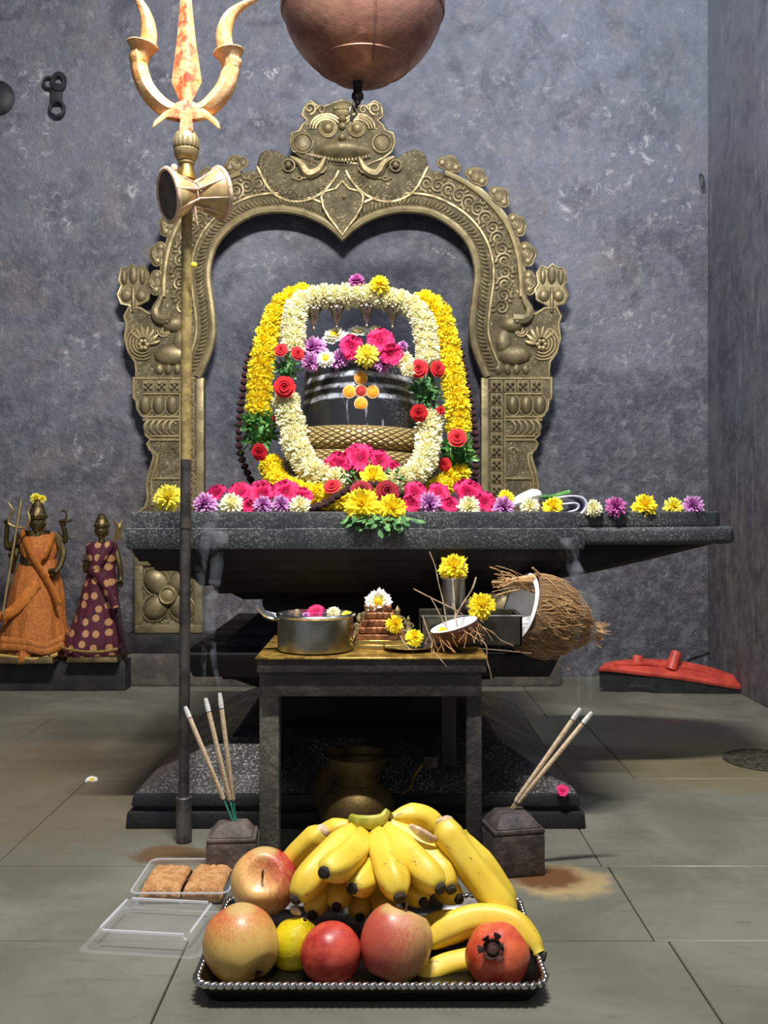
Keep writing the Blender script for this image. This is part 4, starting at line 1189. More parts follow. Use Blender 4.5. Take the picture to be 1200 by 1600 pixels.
# ------------------------------------------------------------------ trident standing before the slab
TD = 1.73
def T(px, py, d=TD): return P(px, py, d)
t = NT('painted_wood_orange')
ob = t.obj(); x, y, z = t.xyz()
red = t.rng(t.math('ABSOLUTE', x), .010, .034, 1.0, 0.0)
red = t.math('MULTIPLY', red, t.rng(t.noise(45, 5, .7), .42, .60))
colr = t.mix(t.rng(t.noise(28, 5, .65), .38, .66), lin((232, 188, 138)), lin((224, 156, 84)))
colr = t.mix(t.math('MULTIPLY', t.rng(t.noise(70, 4, .7), .58, .7), .6), colr, lin((206, 120, 60)))
colr = t.mix(red, colr, lin((212, 74, 48)))
t.set(colr, .6); t.bump(t.noise(80, 4, .6), .4, .004)
M_tri = t.m
M_pole = pm('brass_pole', (186, 164, 104), (146, 126, 80), .40, .35, 60, bump=.15, bscale=200)
M_steel_d = pm('dark_steel_pole', (92, 86, 82), (62, 58, 58), .36, .4, 20, bump=.15, bscale=80)
tr0 = T(288, 1316)
tri = thing('trident', 'tall trident on a brass pole, its three prongs painted orange with red paste', 'trident', (T(290, 0).x, TD, 0))
px_top = T(291, 300)
ox = T(290, 0).x
obj('pole', MB().tube([T(292, 285), T(290.5, 720)], .0098, 14), M_pole, tri)
obj('lower_pole', MB().tube([T(290.5, 718), (T(287, 0).x, TD, .05)], .0100, 14), M_steel_d, tri)
obj('joint_ring', MB().tube([T(290, 820), T(290, 825)], .0112, 14), M_steel_d, tri)
m = MB()
bx = T(287.5, 0).x
m.lathe([(.0125, 0.0), (.0145, .002), (.0145, .062), (.0148, .080), (.0120, .082)], 16, (bx, TD, 0))
obj('socket', m, pm('worn_steel', (124, 122, 120), (84, 82, 82), .42, .7, 30, bump=.3), tri)
head = obj('prong_center', MB(), M_tri, tri)
def flat(poly, thick, ridge):
    """closed outline with a raised centre line"""
    m = MB()
    cx = sum(p[0] for p in poly) / len(poly)
    m.prism(poly, lambda a, b: T(a, b, TD - thick), lambda a, b: T(a, b, TD + thick))
    return m
bpy.data.objects.remove(head)
lc = (ox, TD, T(290, 130).z)
# centre blade with a keel front and back
m = MB()
L = [(281, 178), (281, 160), (267, 128), (276, 60), (281, 0), (286, -60)]
Rr = [(300, 178), (300, 160), (316, 128), (306, 60), (300, 0), (294, -60)]
vs, fs = [], []
for (a, b), (c, d) in zip(L, Rr):
    mx = (a + c) / 2
    th = .004 + .006 * (c - a) / 50
    vs += [T(a, b), T(mx, b, TD - th * 1.5), T(c, d), T(mx, b, TD + th * 1.5)]
k = len(L)
for i in range(k - 1):
    for q in range(4): fs.append((i * 4 + q, i * 4 + (q + 1) % 4, i * 4 + 4 + (q + 1) % 4, i * 4 + 4 + q))
fs += [(0, 1, 2, 3), tuple((k - 1) * 4 + q for q in (3, 2, 1, 0))]
m.add(vs, fs)
obj('centre_prong', m, M_tri, tri, loc=lc, fix=True, bevel=.002, seg=2, sharp=30)
hub = [(279, 206), (281, 186), (262, 183), (237, 202), (240, 190), (255, 176), (266, 168), (276, 160), (290, 154), (304, 160), (316, 168), (327, 176), (342, 190), (345, 204), (320, 184), (301, 187), (303, 206)]
obj('hub', flat(hub, .0165, 0), M_tri, tri, loc=lc, fix=True, bevel=.006, seg=2)
dia = lambda a: 1 - .14 * abs(math.sin(2 * a))
for nm, low, high, col_ in (('left_prong', [(282, 178), (262, 172), (243, 157), (228, 137), (219, 112), (217, 84)], [(229, 80), (233, 55), (229, 28), (219, 5), (203, -22)], (222, 76)),
                            ('right_prong', [(298, 178), (320, 172), (338, 156), (352, 137), (360, 112), (363, 92)], [(353, 80), (350, 55), (357, 30), (374, 12), (404, -3)], (358, 87))):
    lp = [T(*p) for p in sp(low, 5)]
    m = MB().tube(lp, [(.0158 + .0022 * math.sin(PI * i / 25) + (.003 if i > 22 else 0)) for i in range(len(lp))], 10, prof=dia, up=(0, -1, 0))
    hp = [T(*p) for p in sp(high, 5)]
    m.tube(hp, [.0172 * (1 - .82 * (i / 20) ** 1.7) for i in range(len(hp))], 10, prof=dia, up=(0, -1, 0))
    obj(nm, m, M_tri, tri, loc=lc, sharp=50)
    c = T(*col_); s_ = 1 if 'left' in nm else -1
    m = MB().lathe([(.015, -.024), (.0165, -.014), (.020, -.004), (.026, .003), (.0285, .0055), (.028, .007), (.020, .0065), (.012, .006)], 14, c, Matrix.Rotation(R(10 * s_), 3, 'Y'))
    obj('prong_collar', m, M_tri, tri, loc=lc)
# ribbed knob and neck
kz = lambda py: T(0, py).z
m = MB().lathe([(.012, kz(205)), (.019, kz(210)), (.0225, kz(220)), (.023, kz(231)), (.0215, kz(233))], 40, (T(291, 0).x, TD, 0), fn=lambda a, z_: 1 + .035 * math.cos(20 * a))
m.lathe([(.0200, kz(233)), (.0225, kz(236)), (.0215, kz(243)), (.017, kz(250)), (.013, kz(252)), (.015, kz(254)), (.015, kz(256)), (.012, kz(257))], 30, (T(291, 0).x, TD, 0))
obj('knob', m, M_brass_hi, tri)
m = MB().lathe([(.0125, kz(256)), (.014, kz(266)), (.018, kz(276)), (.0185, kz(281)), (.011, kz(284))], 24, (T(291, 0).x, TD, 0))
obj('neck', m, M_gold, tri)

# hourglass drum tied to the pole
ax = Vector((-.80, -.52, -.20)).normalized()
dc = T(304, 304, 1.70)
Mx = aim(ax)
dr = thing('hourglass_drum', 'small hourglass drum with cord lacing tied to the trident pole', 'drum', dc)
M_skin = pm('drum_skin', (150, 116, 84), (120, 92, 66), .6, 0, 40)
M_clay = pm('drum_shell', (206, 184, 128), (170, 138, 98), .4, .3, 18)
M_cord = pm('pale_cord', (232, 200, 170), (206, 170, 140), .8, 0, 90)
hl = .050
obj('shell', MB().lathe([(.043, -hl), (.0435, -hl + .006), (.036, -.030), (.024, -.012), (.0185, 0), (.024, .012), (.036, .030), (.0435, hl - .006), (.043, hl)], 28, dc, Mx, cap=False), M_clay, dr)
for s in (1, -1):
    obj('skin', MB().lathe([(.0001, s * (hl + .0015)), (.03, s * (hl + .001)), (.0435, s * (hl + .0002))], 28, dc, Mx, cap=False, flip=s < 0), pm('shaded_drum_skin', (112, 98, 88), (88, 76, 70), .7, 0, 40) if s > 0 else M_skin, dr)  # viewer-side skin coloured darker because that face is unlit
    obj('hoop', MB().tube([dc + Mx @ Vector((.0445 * math.cos(2 * PI * k / 32), .0445 * math.sin(2 * PI * k / 32), s * (hl - .001))) for k in range(33)], .0042, 7, cap=False), M_cord, dr)
m = MB()
for k in range(8):
    a = 2 * PI * k / 8; b = a + PI / 8
    m.tube([dc + Mx @ Vector(v) for v in ((.045 * math.cos(a), .045 * math.sin(a), hl), (.0215 * math.cos((a + b) / 2), .0215 * math.sin((a + b) / 2), 0), (.045 * math.cos(b), .045 * math.sin(b), -hl))], .0018, 5)
m.tube([dc + Mx @ Vector((.0215 * math.cos(k * .4), .0215 * math.sin(k * .4), -.004 + .0016 * k * .3)) for k in range(34)], .0016, 5)
obj('lacing', m, M_cord, dr)
m = MB()
m.tube([T(*p) for p in sp([(299, 300, 1.68), (296, 285, 1.70), (286, 275, 1.715), (276, 272, 1.72), (270, 258, 1.72)], 4)], .002, 5)
m.tube([T(*p) for p in sp([(305, 322, 1.67), (306, 340, 1.675), (308, 352, 1.68)], 4)], .0018, 5)
m.ell(T(272, 262, 1.72), (.006, .005, .007), None, 7, 5)
obj('tie_cord', m, M_cord, dr)
b = inst('yellow_petal', mesh_of('petal_scrap', MB().ell((0, 0, 0), (1, .5, .9), None, 8, 5), M_lemon), Matrix.Identity(3), T(303, 414, 1.705), .006)
tag(b, 'single round yellow petal stuck beside the trident pole', 'petal')

# ------------------------------------------------------------------ stool and the things on it
M_wood = pm('grimy_dark_wood', (44, 42, 42), (74, 70, 66), .55, 0, 18, .45, .7, .5, 60, .006)
M_woodl = pm('worn_grey_wood', (78, 74, 68), (112, 108, 98), .6, 0, 30, .4, .66, .5, 90, .006)
ST = .3525
stool = thing('wooden_stool', 'low dark wooden stool standing before the pedestal, loaded with offerings', 'stool', (-.03, 1.73, 0))
x0, x1 = (405 - 600) * 1.6 / F, (756 - 600) * 1.6 / F
obj('seat', MB().box(x0 - .004, x1 + .004, 1.595, 1.875, ST - .026, ST - .003), M_wood, stool, bevel=.004)
for nm, a in (('front', (x0 + .004, x1 - .004, 1.602, 1.622)), ('back', (x0 + .004, x1 - .004, 1.848, 1.868))):
    obj('apron', MB().box(*a, ST - .066, ST - .026), M_wood, stool, bevel=.002)
for a in (x0 + .002, x1 - .022): obj('apron', MB().box(a, a + .02, 1.622, 1.848, ST - .060, ST - .026), M_wood, stool, bevel=.002)
def leg(px0, px1, d, zb):
    a, b = (px0 - 600) * d / F, (px1 - 600) * d / F
    obj('leg', MB().box(a, b, d, d + .03, zb, ST - .027), M_woodl if px0 < 410 else M_wood, stool, bevel=.003)
leg(405, 436, 1.612, 0); leg(729, 753, 1.612, 0); leg(420, 440, 1.836, .107); leg(690, 713, 1.836, .107)
# brass tray sheet with a raised left end
t = NT('gold_tray_sheet'); n1 = t.rng(t.noise(40, 4), .4, .6)
t.set(t.mix(n1, lin((188, 152, 74)), lin((128, 98, 44))), .4, .6); t.bump(t.noise(60, 4), .3, .004); M_tray_g = t.m
m = MB(); xa = x0 - .006
m.box(xa, x1 + .006, 1.592, 1.945, ST - .003, ST + .001)
tr_ = obj('brass_tray', m, M_tray_g, bevel=.001, seg=1); tag(tr_, 'thin golden metal sheet lying on top of the dark stool under the offerings', 'tray')
TT = ST + .001
# steel pan with spoon
M_steel = pm('brushed_steel', (176, 174, 166), (138, 134, 120), .28, 1.0, 14, bump=.1, bscale=200)
M_steel_b = pm('bright_steel', (214, 216, 220), (188, 190, 194), .22, 1.0, 30)
pd = 1.672
pcn = Vector(((493 - 600) * pd / F, pd, TT))
pan_ = thing('steel_pan', 'round straight-sided steel pan of flowers at the left end of the stool', 'pan', pcn)
rp = 59 * pd / F; hp_ = (1021 - 968) * pd / F + .003
obj('wall', MB().lathe([(rp - .006, .0), (rp - .001, .003), (rp, .008), (rp, hp_ - .004), (rp - .0015, hp_ - .004), (rp - .0015, .005), (.0001, .004)], 48, pcn, cap=False), M_steel, pan_)
obj('rim', MB().lathe([(rp - .002, hp_ - .005), (rp + .004, hp_ - .002), (rp + .0055, hp_ + .001), (rp + .003, hp_ + .0035), (rp - .003, hp_ + .0035), (rp - .004, hp_ - .002)], 48, pcn), M_steel_b, pan_)
obj('contents', MB().lathe([(.0001, hp_ - .004), (rp * .6, hp_ - .006), (rp - .002, hp_ - .012)], 30, pcn, cap=False, flip=True), pm('offering_mix', (120, 84, 60), (170, 140, 90), .8, 0, 60, bump=.8), pan_)
for (px, py, d, r, kind, lb) in ((494, 955, 1.70, 13, 'magenta0', 'magenta petals lying in the middle of the steel pan'), (521, 956, 1.70, 11, 'cream', 'cream bloom lying right of the magenta petals in the steel pan'), (542, 962, 1.69, 10, 'lemon', 'yellow petals at the right rim of the steel pan'), (478, 961, 1.69, 6, 'purple', 'small pale bloom left of the magenta petals in the steel pan')):
    bloom('flower_head', kind, lb, px, py, d, r, (0, -.6, .8), group='flowers in the steel pan', squash=.6)
b = obj('seed_nut', MB().ell(P(464, 958, 1.70), (.0065, .006, .0075), None, 10, 7), pm('nut_brown', (150, 130, 96), (110, 90, 62), .6, 0, 100)); tag(b, 'round tan nut at the left rim of the steel pan', 'nut')
sp_o = thing('spoon', 'pale metal spoon resting on the left rim of the steel pan', 'spoon', P(430, 962, 1.67))
pts = [P(*p) for p in sp([(402, 943, 1.655), (412, 957, 1.66), (428, 962, 1.665), (440, 964, 1.665), (452, 970, 1.68)], 5)]
obj('handle', MB().tube(pts, [.0055, .006, .0062, .006, .0055, .005, .005, .005, .005, .005, .005, .005, .005, .005, .005, .005, .005, .0048, .0046, .0042, .004], 8, sq=.35), M_steel_b, sp_o)
obj('bowl', MB().ell(P(424, 965, 1.672), (.017, .012, .0045), Matrix.Rotation(R(12), 3, 'Y'), 14, 6), M_steel_b, sp_o)
# stepped copper shrine block
M_cop2 = pm('carved_copper', (164, 110, 70), (108, 68, 44), .45, .55, 60, bump=.4, bscale=160)
sd_ = 1.73
sx = (594 - 600) * sd_ / F
shr = thing('stepped_shrine', 'little stepped copper shrine with rows of carved blocks, right of the steel pan', 'shrine', (sx, sd_, TT))
zz = TT
for k, (w, h) in enumerate(((.050, .008), (.047, .008), (.044, .009), (.036, .0125), (.031, .0125), (.026, .0125), (.021, .0125), (.016, .006))):
    st_ = obj('step', MB().frustum(sx, sd_, w, w * .97, zz, zz + h), M_gold if k < 2 else M_cop2, shr, bevel=.0012, seg=1)
    if 3 <= k <= 6:
        nb = 7 - (k - 3)
        for i in range(nb):
            for face in range(2):
                u = -w + 2 * w * (i + .5) / nb
                q = (sx + u, sd_ - w * .99) if face == 0 else (sx - w * .99, sd_ + u)
                hw = w / nb * .84
                m = MB().box(q[0] - (hw if face == 0 else .0022), q[0] + (hw if face == 0 else .0022), q[1] - (.0022 if face == 0 else hw), q[1] + (.0022 if face == 0 else hw), zz + .0012, zz + h - .0012)
                obj('block', m, M_cop2, st_, bevel=.0012, seg=1)
    zz += h
def figurine(px, py0, py1, d, label):
    b0 = P(px, py1, d); h = (py1 - py0) * d / F
    o = thing('figurine', label, 'figurine', b0, 'tiny brass idols by the copper shrine')
    m = MB().lathe([(.34 * h * .9, 0), (.36 * h * .9, .06 * h), (.26 * h, .12 * h), (.20 * h, .34 * h), (.17 * h, .42 * h), (.21 * h, .55 * h), (.19 * h, .62 * h), (.07 * h, .66 * h)], 12, b0)
    m.ell(b0 + Vector((0, 0, .74 * h)), (.10 * h, .10 * h, .11 * h), None, 10, 7)
    m.lathe([(.11 * h, .80 * h), (.10 * h, .86 * h), (.05 * h, .93 * h), (.001, 1.0 * h)], 10, b0)
    for s in (1, -1):
        m.tube([b0 + Vector(v) * h for v in ((.19 * s, 0, .58), (.30 * s, -.04, .42), (.22 * s, -.16, .36))], [.055 * h, .045 * h, .035 * h], 7)
        m.ell(b0 + Vector((.2 * s * h, -.12 * h, .10 * h)), (.16 * h, .11 * h, .08 * h), None, 8, 5)
    obj('body', m, M_brass_hi, o)
figurine(574, 938, 988, 1.80, 'tiny brass idol standing behind the left side of the copper shrine')
figurine(621, 946, 990, 1.80, 'tiny brass idol standing behind the right side of the copper shrine')
figurine(638, 962, 990, 1.81, 'smallest brass idol, at the right behind the copper shrine')
figurine(561, 958, 1000, 1.80, 'tiny brass idol between the steel pan and the copper shrine')
for a in (
    ('daisy', 'daisy2', 'white daisy with a yellow eye crowning the copper shrine', 591, 941, 1.72, 22, (.05, -1, .35)),
    ('chrysanthemum', 'ybloom', 'yellow chrysanthemum leaning on the right flank of the copper shrine', 616, 976, 1.69, 15, (.6, -.8, .2)),
    ('chrysanthemum', 'ybloom', 'yellow chrysanthemum on the small steel plate by the copper shrine', 647, 997, 1.68, 15, (.3, -.7, .6)),
    ('chrysanthemum', 'ybloom', 'yellow bloom lying in the front coconut half', 692, 992, 1.69, 13, (0, -.8, .6)),
    ('chrysanthemum', 'ybloom', 'yellow chrysanthemum set on top of the steel tumbler', 709, 888, 1.80, 24, (0, -1, .35)),
    ('chrysanthemum', 'ybloom', 'yellow chrysanthemum standing on the edge of the dark metal dish', 752, 947, 1.70, 22, (0, -1, .1)),
): bloom(*a, group='flowers among the offerings on the stool')
pl_ = P(640, 1014, 1.67)
o = obj('small_plate', MB().lathe([(.0001, 0.0), (.030, .0), (.044, .007), (.046, .008), (.044, .0055), (.030, .002), (.0001, .002)][::-1], 32, (pl_.x, 1.675, TT + .0005)), M_steel_b)
tag(o, 'small shallow steel plate between the copper shrine and the front coconut half', 'plate')
# steel tumbler
tb = P(708, 985, 1.80); tb.z = TT
zt_ = P(0, 903, 1.80).z
r_ = 20 * 1.8 / F
tum = thing('steel_tumbler', 'tall dark steel tumbler behind the coconut half, a yellow flower on its mouth', 'tumbler', tb)
hh = zt_ - tb.z
obj('wall', MB().lathe([(.0001, 0), (r_ * .82, 0), (r_ * .85, .004), (r_, hh), (r_ - .0015, hh), (r_ * .82, .006), (.0001, .006)], 32, tb, cap=False), M_steel, tum)
obj('rim', MB().lathe([(r_ - .002, hh - .002), (r_ + .0015, hh - .002), (r_ + .002, hh + .001), (r_ - .002, hh + .0015)], 32, tb), M_steel_b, tum)
# dark rectangular dish
M_dish = pm('dark_metal_dish', (110, 104, 84), (72, 70, 62), .3, .7, 14, bump=.15)
dx0, dx1, dy0, dy1 = (654 - 600) * 1.72 / F, (816 - 600) * 1.72 / F, 1.715, 1.835
dz = P(0, 963, 1.72).z
dish = thing('metal_dish', 'dark shiny rectangular metal dish behind the front coconut half', 'dish', ((dx0 + dx1) / 2, (dy0 + dy1) / 2, TT))
m = MB()
for (a, b, c, d) in ((dx0 + .004, dx1, dy0 + .004, dy0 + .007), (dx0 + .004, dx1, dy1 - .006, dy1 - .003), (dx0 + .004, dx0 + .007, dy0 + .004, dy1 - .003), (dx1 - .004, dx1 - .001, dy0 + .004, dy1 - .003)):
    m.box(a, b, c, d, TT + .001, dz)
m.box(dx0 + .004, dx1 - .001, dy0 + .004, dy1 - .003, TT + .0005, TT + .003)
obj('sides', m, M_dish, dish)
obj('rim', MB().tube([(dx0 + .005, dy0 + .005, dz), (dx1, dy0 + .005, dz), (dx1, dy1 - .004, dz), (dx0 + .005, dy1 - .004, dz), (dx0 + .005, dy0 + .005, dz)], .0022, 6), M_steel, dish)
# coconut halves
t = NT('coconut_husk')
fib = t.noise(40, 6, .7, t.mapping((3, 26, 26)), 1.5)
t.set(t.mix(t.rng(fib, .35, .65), lin((128, 88, 54)), lin((206, 164, 112))), .85); t.bump(fib, 1.0, .008); M_husk = t.m
M_fibre = pm('husk_fibre', (214, 176, 126), (176, 132, 84), .8, 0, 50)
M_flesh = pm('coconut_flesh', (244, 244, 242), (226, 228, 230), .45, 0, 30, sss=.2)
M_shell = pm('coconut_shell', (104, 62, 40), (66, 38, 26), .6, 0, 60, bump=.6)
cc = P(852, 963, 1.825)
coc = thing('coconut_half', 'large husky half coconut on its side, white cut face left, shaggy tip right', 'coconut', cc)
axc = Vector((.86, .26, -.30)).normalized()
Mc = aim(axc)
rc = 60 * 1.85 / F
cp = [(rc * .93, -.055), (rc * 1.0, -.04), (rc * 1.02, -.015), (rc * .95, .018), (rc * .78, .048), (rc * .52, .072), (rc * .30, .092), (rc * .14, .110), (.004, .124)]
m = MB().lathe([(r, z_) for r, z_ in cp], 36, cc, Mc, fn=lambda a, z_: 1 + .05 * math.sin(3 * a + 1) + .025 * math.sin(11 * a + 40 * z_), cap=False)
hk = obj('husk', m, M_husk, coc)
m = MB().lathe([(rc * .93, -.0555), (rc * .80, -.058), (rc * .76, -.055), (rc * .66, -.035), (rc * .4, -.005), (.0001, .006)], 32, cc, Mc, cap=False)
obj('flesh', m, M_flesh, coc)
rf = random.Random(5)
m = MB()
def surf(a, f):
    j = f * (len(cp) - 1); i = min(int(j), len(cp) - 2); q = j - i
    r = cp[i][0] * (1 - q) + cp[i + 1][0] * q; z_ = cp[i][1] * (1 - q) + cp[i + 1][1] * q
    return r * (1 + .05 * math.sin(3 * a + 1)), z_
for k in range(640):
    a = rf.uniform(0, 2 * PI); f0 = rf.uniform(0, .75); f1 = min(f0 + rf.uniform(.15, .5), 1); da = rf.uniform(-.5, .5); lift = rf.uniform(.001, .008)
    pts = []
    for i in range(6):
        u = i / 5; r, z_ = surf(a + da * u, f0 + (f1 - f0) * u)
        r += .001 + lift * u * u
        pts.append(cc + Mc @ Vector((r * math.cos(a + da * u), r * math.sin(a + da * u), z_)))
    m.tube(pts, rf.uniform(.00025, .0006), 4, cap=False)
for k in range(60):      # shaggy tip
    a = rf.uniform(0, 2 * PI); e = Vector((rf.gauss(0, .35), rf.gauss(0, .35), 1)).normalized()
    b0 = Vector((.014 * math.cos(a), .014 * math.sin(a), .095))
    m.tube([cc + Mc @ (b0 + e * q * rf.uniform(.8, 1.1)) for q in (0, .014, .026, .036)], [.001, .0009, .0007, .0004], 4, cap=False)
stuff(obj('husk_fibres', m, M_fibre, coc))
m = MB()
for k in range(34):      # tuft torn off over the cut face
    p0 = P(830 + rf.uniform(-12, 14), 917 + rf.uniform(-7, 10), 1.81 + rf.uniform(-.02, .02))
    e = P(772 + rf.uniform(-6, 26), 905 + rf.uniform(-22, 26), 1.79 + rf.uniform(-.03, .03))
    mid = (p0 + e) / 2 + Vector((0, rf.uniform(-.01, .01), rf.uniform(.0, .010)))
    m.tube(sp([p0, mid, e], 4), rf.uniform(.0004, .0011), 4)
m.tube(sp([P(838, 905, 1.80), P(800, 908, 1.79), P(768, 910, 1.79)], 5), [.008, .009, .009, .008, .007, .006, .006, .005, .004, .003, .002], 7)
m.tube(sp([P(860, 916, 1.80), P(846, 900, 1.79), P(832, 887, 1.78)], 4), [.002] * 9, 5)
m.tube(sp([P(790, 908, 1.785), P(782, 893, 1.78), P(765, 886, 1.78)], 4), [.0014] * 9, 5)
stuff(obj('torn_tuft', m, M_fibre, coc))
# front coconut half, tipped towards the viewer
c2 = P(712, 1004, 1.655)
co2 = thing('coconut_half', 'small half coconut with white flesh showing, lying at the front right of the stool', 'coconut', c2)
M2 = aim((-.30, -.04, .95))
r2 = .053
ell2 = lambda a, z_: 1
def rot2(v): return M2 @ v
c2 = Vector((c2.x, 1.668, TT + .038))
co2.location = c2
hp2 = [(.0001, -.034), (r2 * .4, -.031), (r2 * .72, -.022), (r2 * .93, -.008), (r2, .006), (r2 * .985, .009)]
Ms = M2 @ Matrix.Diagonal(Vector((1, .8, .9)))
obj('shell', MB().lathe(hp2, 32, c2, Ms, cap=False), M_shell, co2)
obj('flesh', MB().lathe([(r2 * .985, .009), (r2 * .84, .010), (r2 * .78, .006), (r2 * .6, -.010), (.0001, -.020)], 32, c2, Ms, cap=False), M_flesh, co2)
m = MB()
for k in range(70):
    a = rf.uniform(0, 2 * PI)
    q0 = Vector((r2 * 1.01 * math.cos(a), r2 * 1.01 * math.sin(a), rf.uniform(-.01, .006)))
    e = q0 + Vector((rf.gauss(0, .012), rf.gauss(0, .012), -.02 + rf.gauss(0, .008)))
    m.tube([c2 + Ms @ q0, c2 + Ms @ ((q0 + e) * .52), c2 + Ms @ e], .0005, 4, cap=False)
stuff(obj('husk_fibres', m, M_fibre, co2))
# dry grass stalks
M_stalk = pm('dry_stalk', (168, 146, 116), (120, 100, 80), .8, 0, 60)
for i, (pts, r, lb) in enumerate((
    ([(646, 920, 1.71), (675, 935, 1.70), (712, 953, 1.69), (722, 960, 1.69)], .0016, 'dry stalk reaching far left from the dish before the tumbler'),
    ([(672, 932, 1.69), (682, 950, 1.69), (693, 972, 1.68), (700, 985, 1.675)], .0014, 'dry stalk running down behind the front coconut half'),
    ([(707, 904, 1.76), (709, 930, 1.72), (712, 965, 1.68), (717, 990, 1.66)], .0016, 'thin straight stalk standing in front of the steel tumbler'),
    ([(744, 902, 1.71), (737, 922, 1.70), (722, 945, 1.69), (710, 966, 1.685)], .0024, 'thick dry stalk leaning up right of the steel tumbler'),
    ([(671, 862, 1.75), (680, 885, 1.74), (685, 910, 1.73), (692, 938, 1.72), (698, 975, 1.69)], .0016, 'longest dry stalk rising left of the steel tumbler'),
    ([(731, 870, 1.78), (726, 880, 1.78), (722, 890, 1.78)], .0016, 'short stalk end poking out behind the tumbler flower'),
    ([(660, 962, 1.70), (668, 985, 1.69), (676, 1006, 1.67)], .0016, 'dry stalk hanging inside the left end of the metal dish'),
    ([(624, 990, 1.69), (632, 1005, 1.66), (646, 1020, 1.64)], .0014, 'dry stalk lying across the small steel plate'),
    ([(676, 1018, 1.62), (688, 1030, 1.588), (698, 1042, 1.585)], .0014, 'dry stalk poking over the stool front below the coconut half'),
    ([(752, 1000, 1.64), (760, 1010, 1.63), (761, 1032, 1.625), (766, 1050, 1.62), (768, 1062, 1.62)], .0016, 'kinked dry stalk hanging off the right corner of the stool'),
    ([(748, 1014, 1.64), (780, 1016, 1.69), (830, 1021, 1.74)], .0016, 'pale stalk lying flat towards the large coconut'),
    ([(768, 985, 1.70), (782, 1000, 1.70), (802, 1009, 1.71)], .0016, 'pale stalk sloping in front of the dish beside the large coconut'),
    ([(858, 1020, 1.80), (872, 1034, 1.79), (890, 1047, 1.78)], .0013, 'thin stalk trailing below the large coconut'))):
    m = MB().tube([P(*p) for p in sp(pts, 5)], r * .68, 6)
    tag(obj('dry_stalk', m, M_stalk), lb, 'stalk', 'dry stalks strewn over the stool')
# ------------------------------------------------------------------ under the stool: brass pot, plate, ladle
M_oldbrass = brass('dull_dark_brass', (98, 80, 44), (56, 46, 28), .44, 16, metal=.8)
pb = Vector(((559 - 600) * 1.70 / F, 1.70, 0))
pot2 = thing('brass_water_pot', 'dull brass water pot with a flared mouth standing on the floor under the stool', 'pot', pb)
obj('body', MB().lathe([(.0001, 0), (.030, 0), (.048, .010), (.063, .034), (.068, .062), (.064, .086), (.053, .104), (.042, .114), (.040, .122), (.044, .136), (.052, .150), (.0585, .163), (.0595, .166), (.057, .166), (.050, .150), (.042, .134), (.038, .122), (.04, .11), (.05, .09)], 40, pb, cap=False), M_oldbrass, pot2)
m = MB().tube([pb + Vector((.0415 * math.cos(k * .262), .0415 * math.sin(k * .262), .116)) for k in range(25)], .0022, 6, cap=False)
obj('neck_ring', m, M_oldbrass, pot2)
m = MB()
for s in (1, -1): m.tube([pb + Vector((s * .060, 0, .160)), pb + Vector((s * .061, 0, .12))], .0012, 5)
m.tube([pb + Vector((.062 * math.cos(a), 0, .160 + .004 * math.sin(a))) for a in [PI * k / 12 for k in range(13)]], .0012, 5)
obj('wire_bail', m, M_iron, pot2)
plc = Vector(((547 - 600) * 1.79 / F, 1.786, .052))
Mp = aim((-.25, -.94, .22))
o = obj('brass_plate', MB().lathe([(.0001, .0), (.056, .0), (.066, .007), (.069, .009), (.067, .004), (.056, -.003), (.0001, -.003)][::-1], 40, plc, Mp), M_oldbrass); o.location.z += .020
tag(o, 'round dull brass plate leaning behind the water pot under the stool', 'plate')
la = thing('iron_ladle', 'dark iron lamp ladle with an upright curved handle, right of the pot under the stool', 'ladle', P(665, 1270, 1.71))
lz = Vector(((668 - 600) * 1.71 / F, 1.71, 0))
obj('bowl', MB().lathe([(.0001, .018), (.034, .018), (.050, .03), (.056, .048), (.053, .048), (.046, .032), (.03, .024), (.0001, .024)], 28, lz), M_iron, la)
obj('foot', MB().lathe([(.034, 0), (.030, .004), (.016, .012), (.022, .022)], 20, lz), M_iron, la)
obj('handle', MB().tube([P(*p) for p in sp([(628, 1240, 1.70), (640, 1232, 1.70), (648, 1212, 1.70), (660, 1196, 1.70), (668, 1192, 1.70)], 5)], .0034, 7), M_oldbrass, la)
obj('handle_knob', MB().box(*(lambda p: (p.x - .012, p.x + .014, 1.69, 1.712, p.z - .010, p.z + .012))(P(672, 1190, 1.70))), M_iron, la, bevel=.006)

# ------------------------------------------------------------------ incense stones and sticks
M_holder = pm('incense_stone', (76, 66, 62), (110, 96, 90), .65, 0, 30, .4, .66, .5, 80, .006)
M_holder2 = pm('dark_incense_stone', (54, 46, 44), (84, 72, 68), .6, 0, 30, .4, .66, .5, 80, .006)
def holder(cx, cy, w, dpt, h, m_, label, rz):
    o = thing('incense_stone', label, 'stone', (cx, cy, 0))
    Rz = Matrix.Rotation(rz, 3, 'Z')
    def blk(name, x0, x1, y0, y1, z0, z1, sh=0, bev=.004):
        mb = MB()
        vs = [(x, y, z0) for x, y in ((x0, y0), (x1, y0), (x1, y1), (x0, y1))] + [(x, y, z1) for x, y in ((x0 + sh, y0 + sh), (x1 - sh, y0 + sh), (x1 - sh, y1 - sh), (x0 + sh, y1 - sh))]
        mb.add([Rz @ Vector(v) + Vector((cx, cy, 0)) for v in vs], [(3, 2, 1, 0), (4, 5, 6, 7)] + [(i, (i + 1) % 4, 4 + (i + 1) % 4, 4 + i) for i in range(4)])
        obj(name, mb, m_, o, bevel=bev)
    blk('block', -w, w, -dpt, dpt, 0, h * .70)
    blk('collar', -w * 1.0, w * 1.0, -dpt * 1.0, dpt * 1.0, h * .70, h * .78, 0, .003)
    blk('cap', -w * .93, w * .93, -dpt * .93, dpt * .93, h * .78, h, dpt * .42, .006)
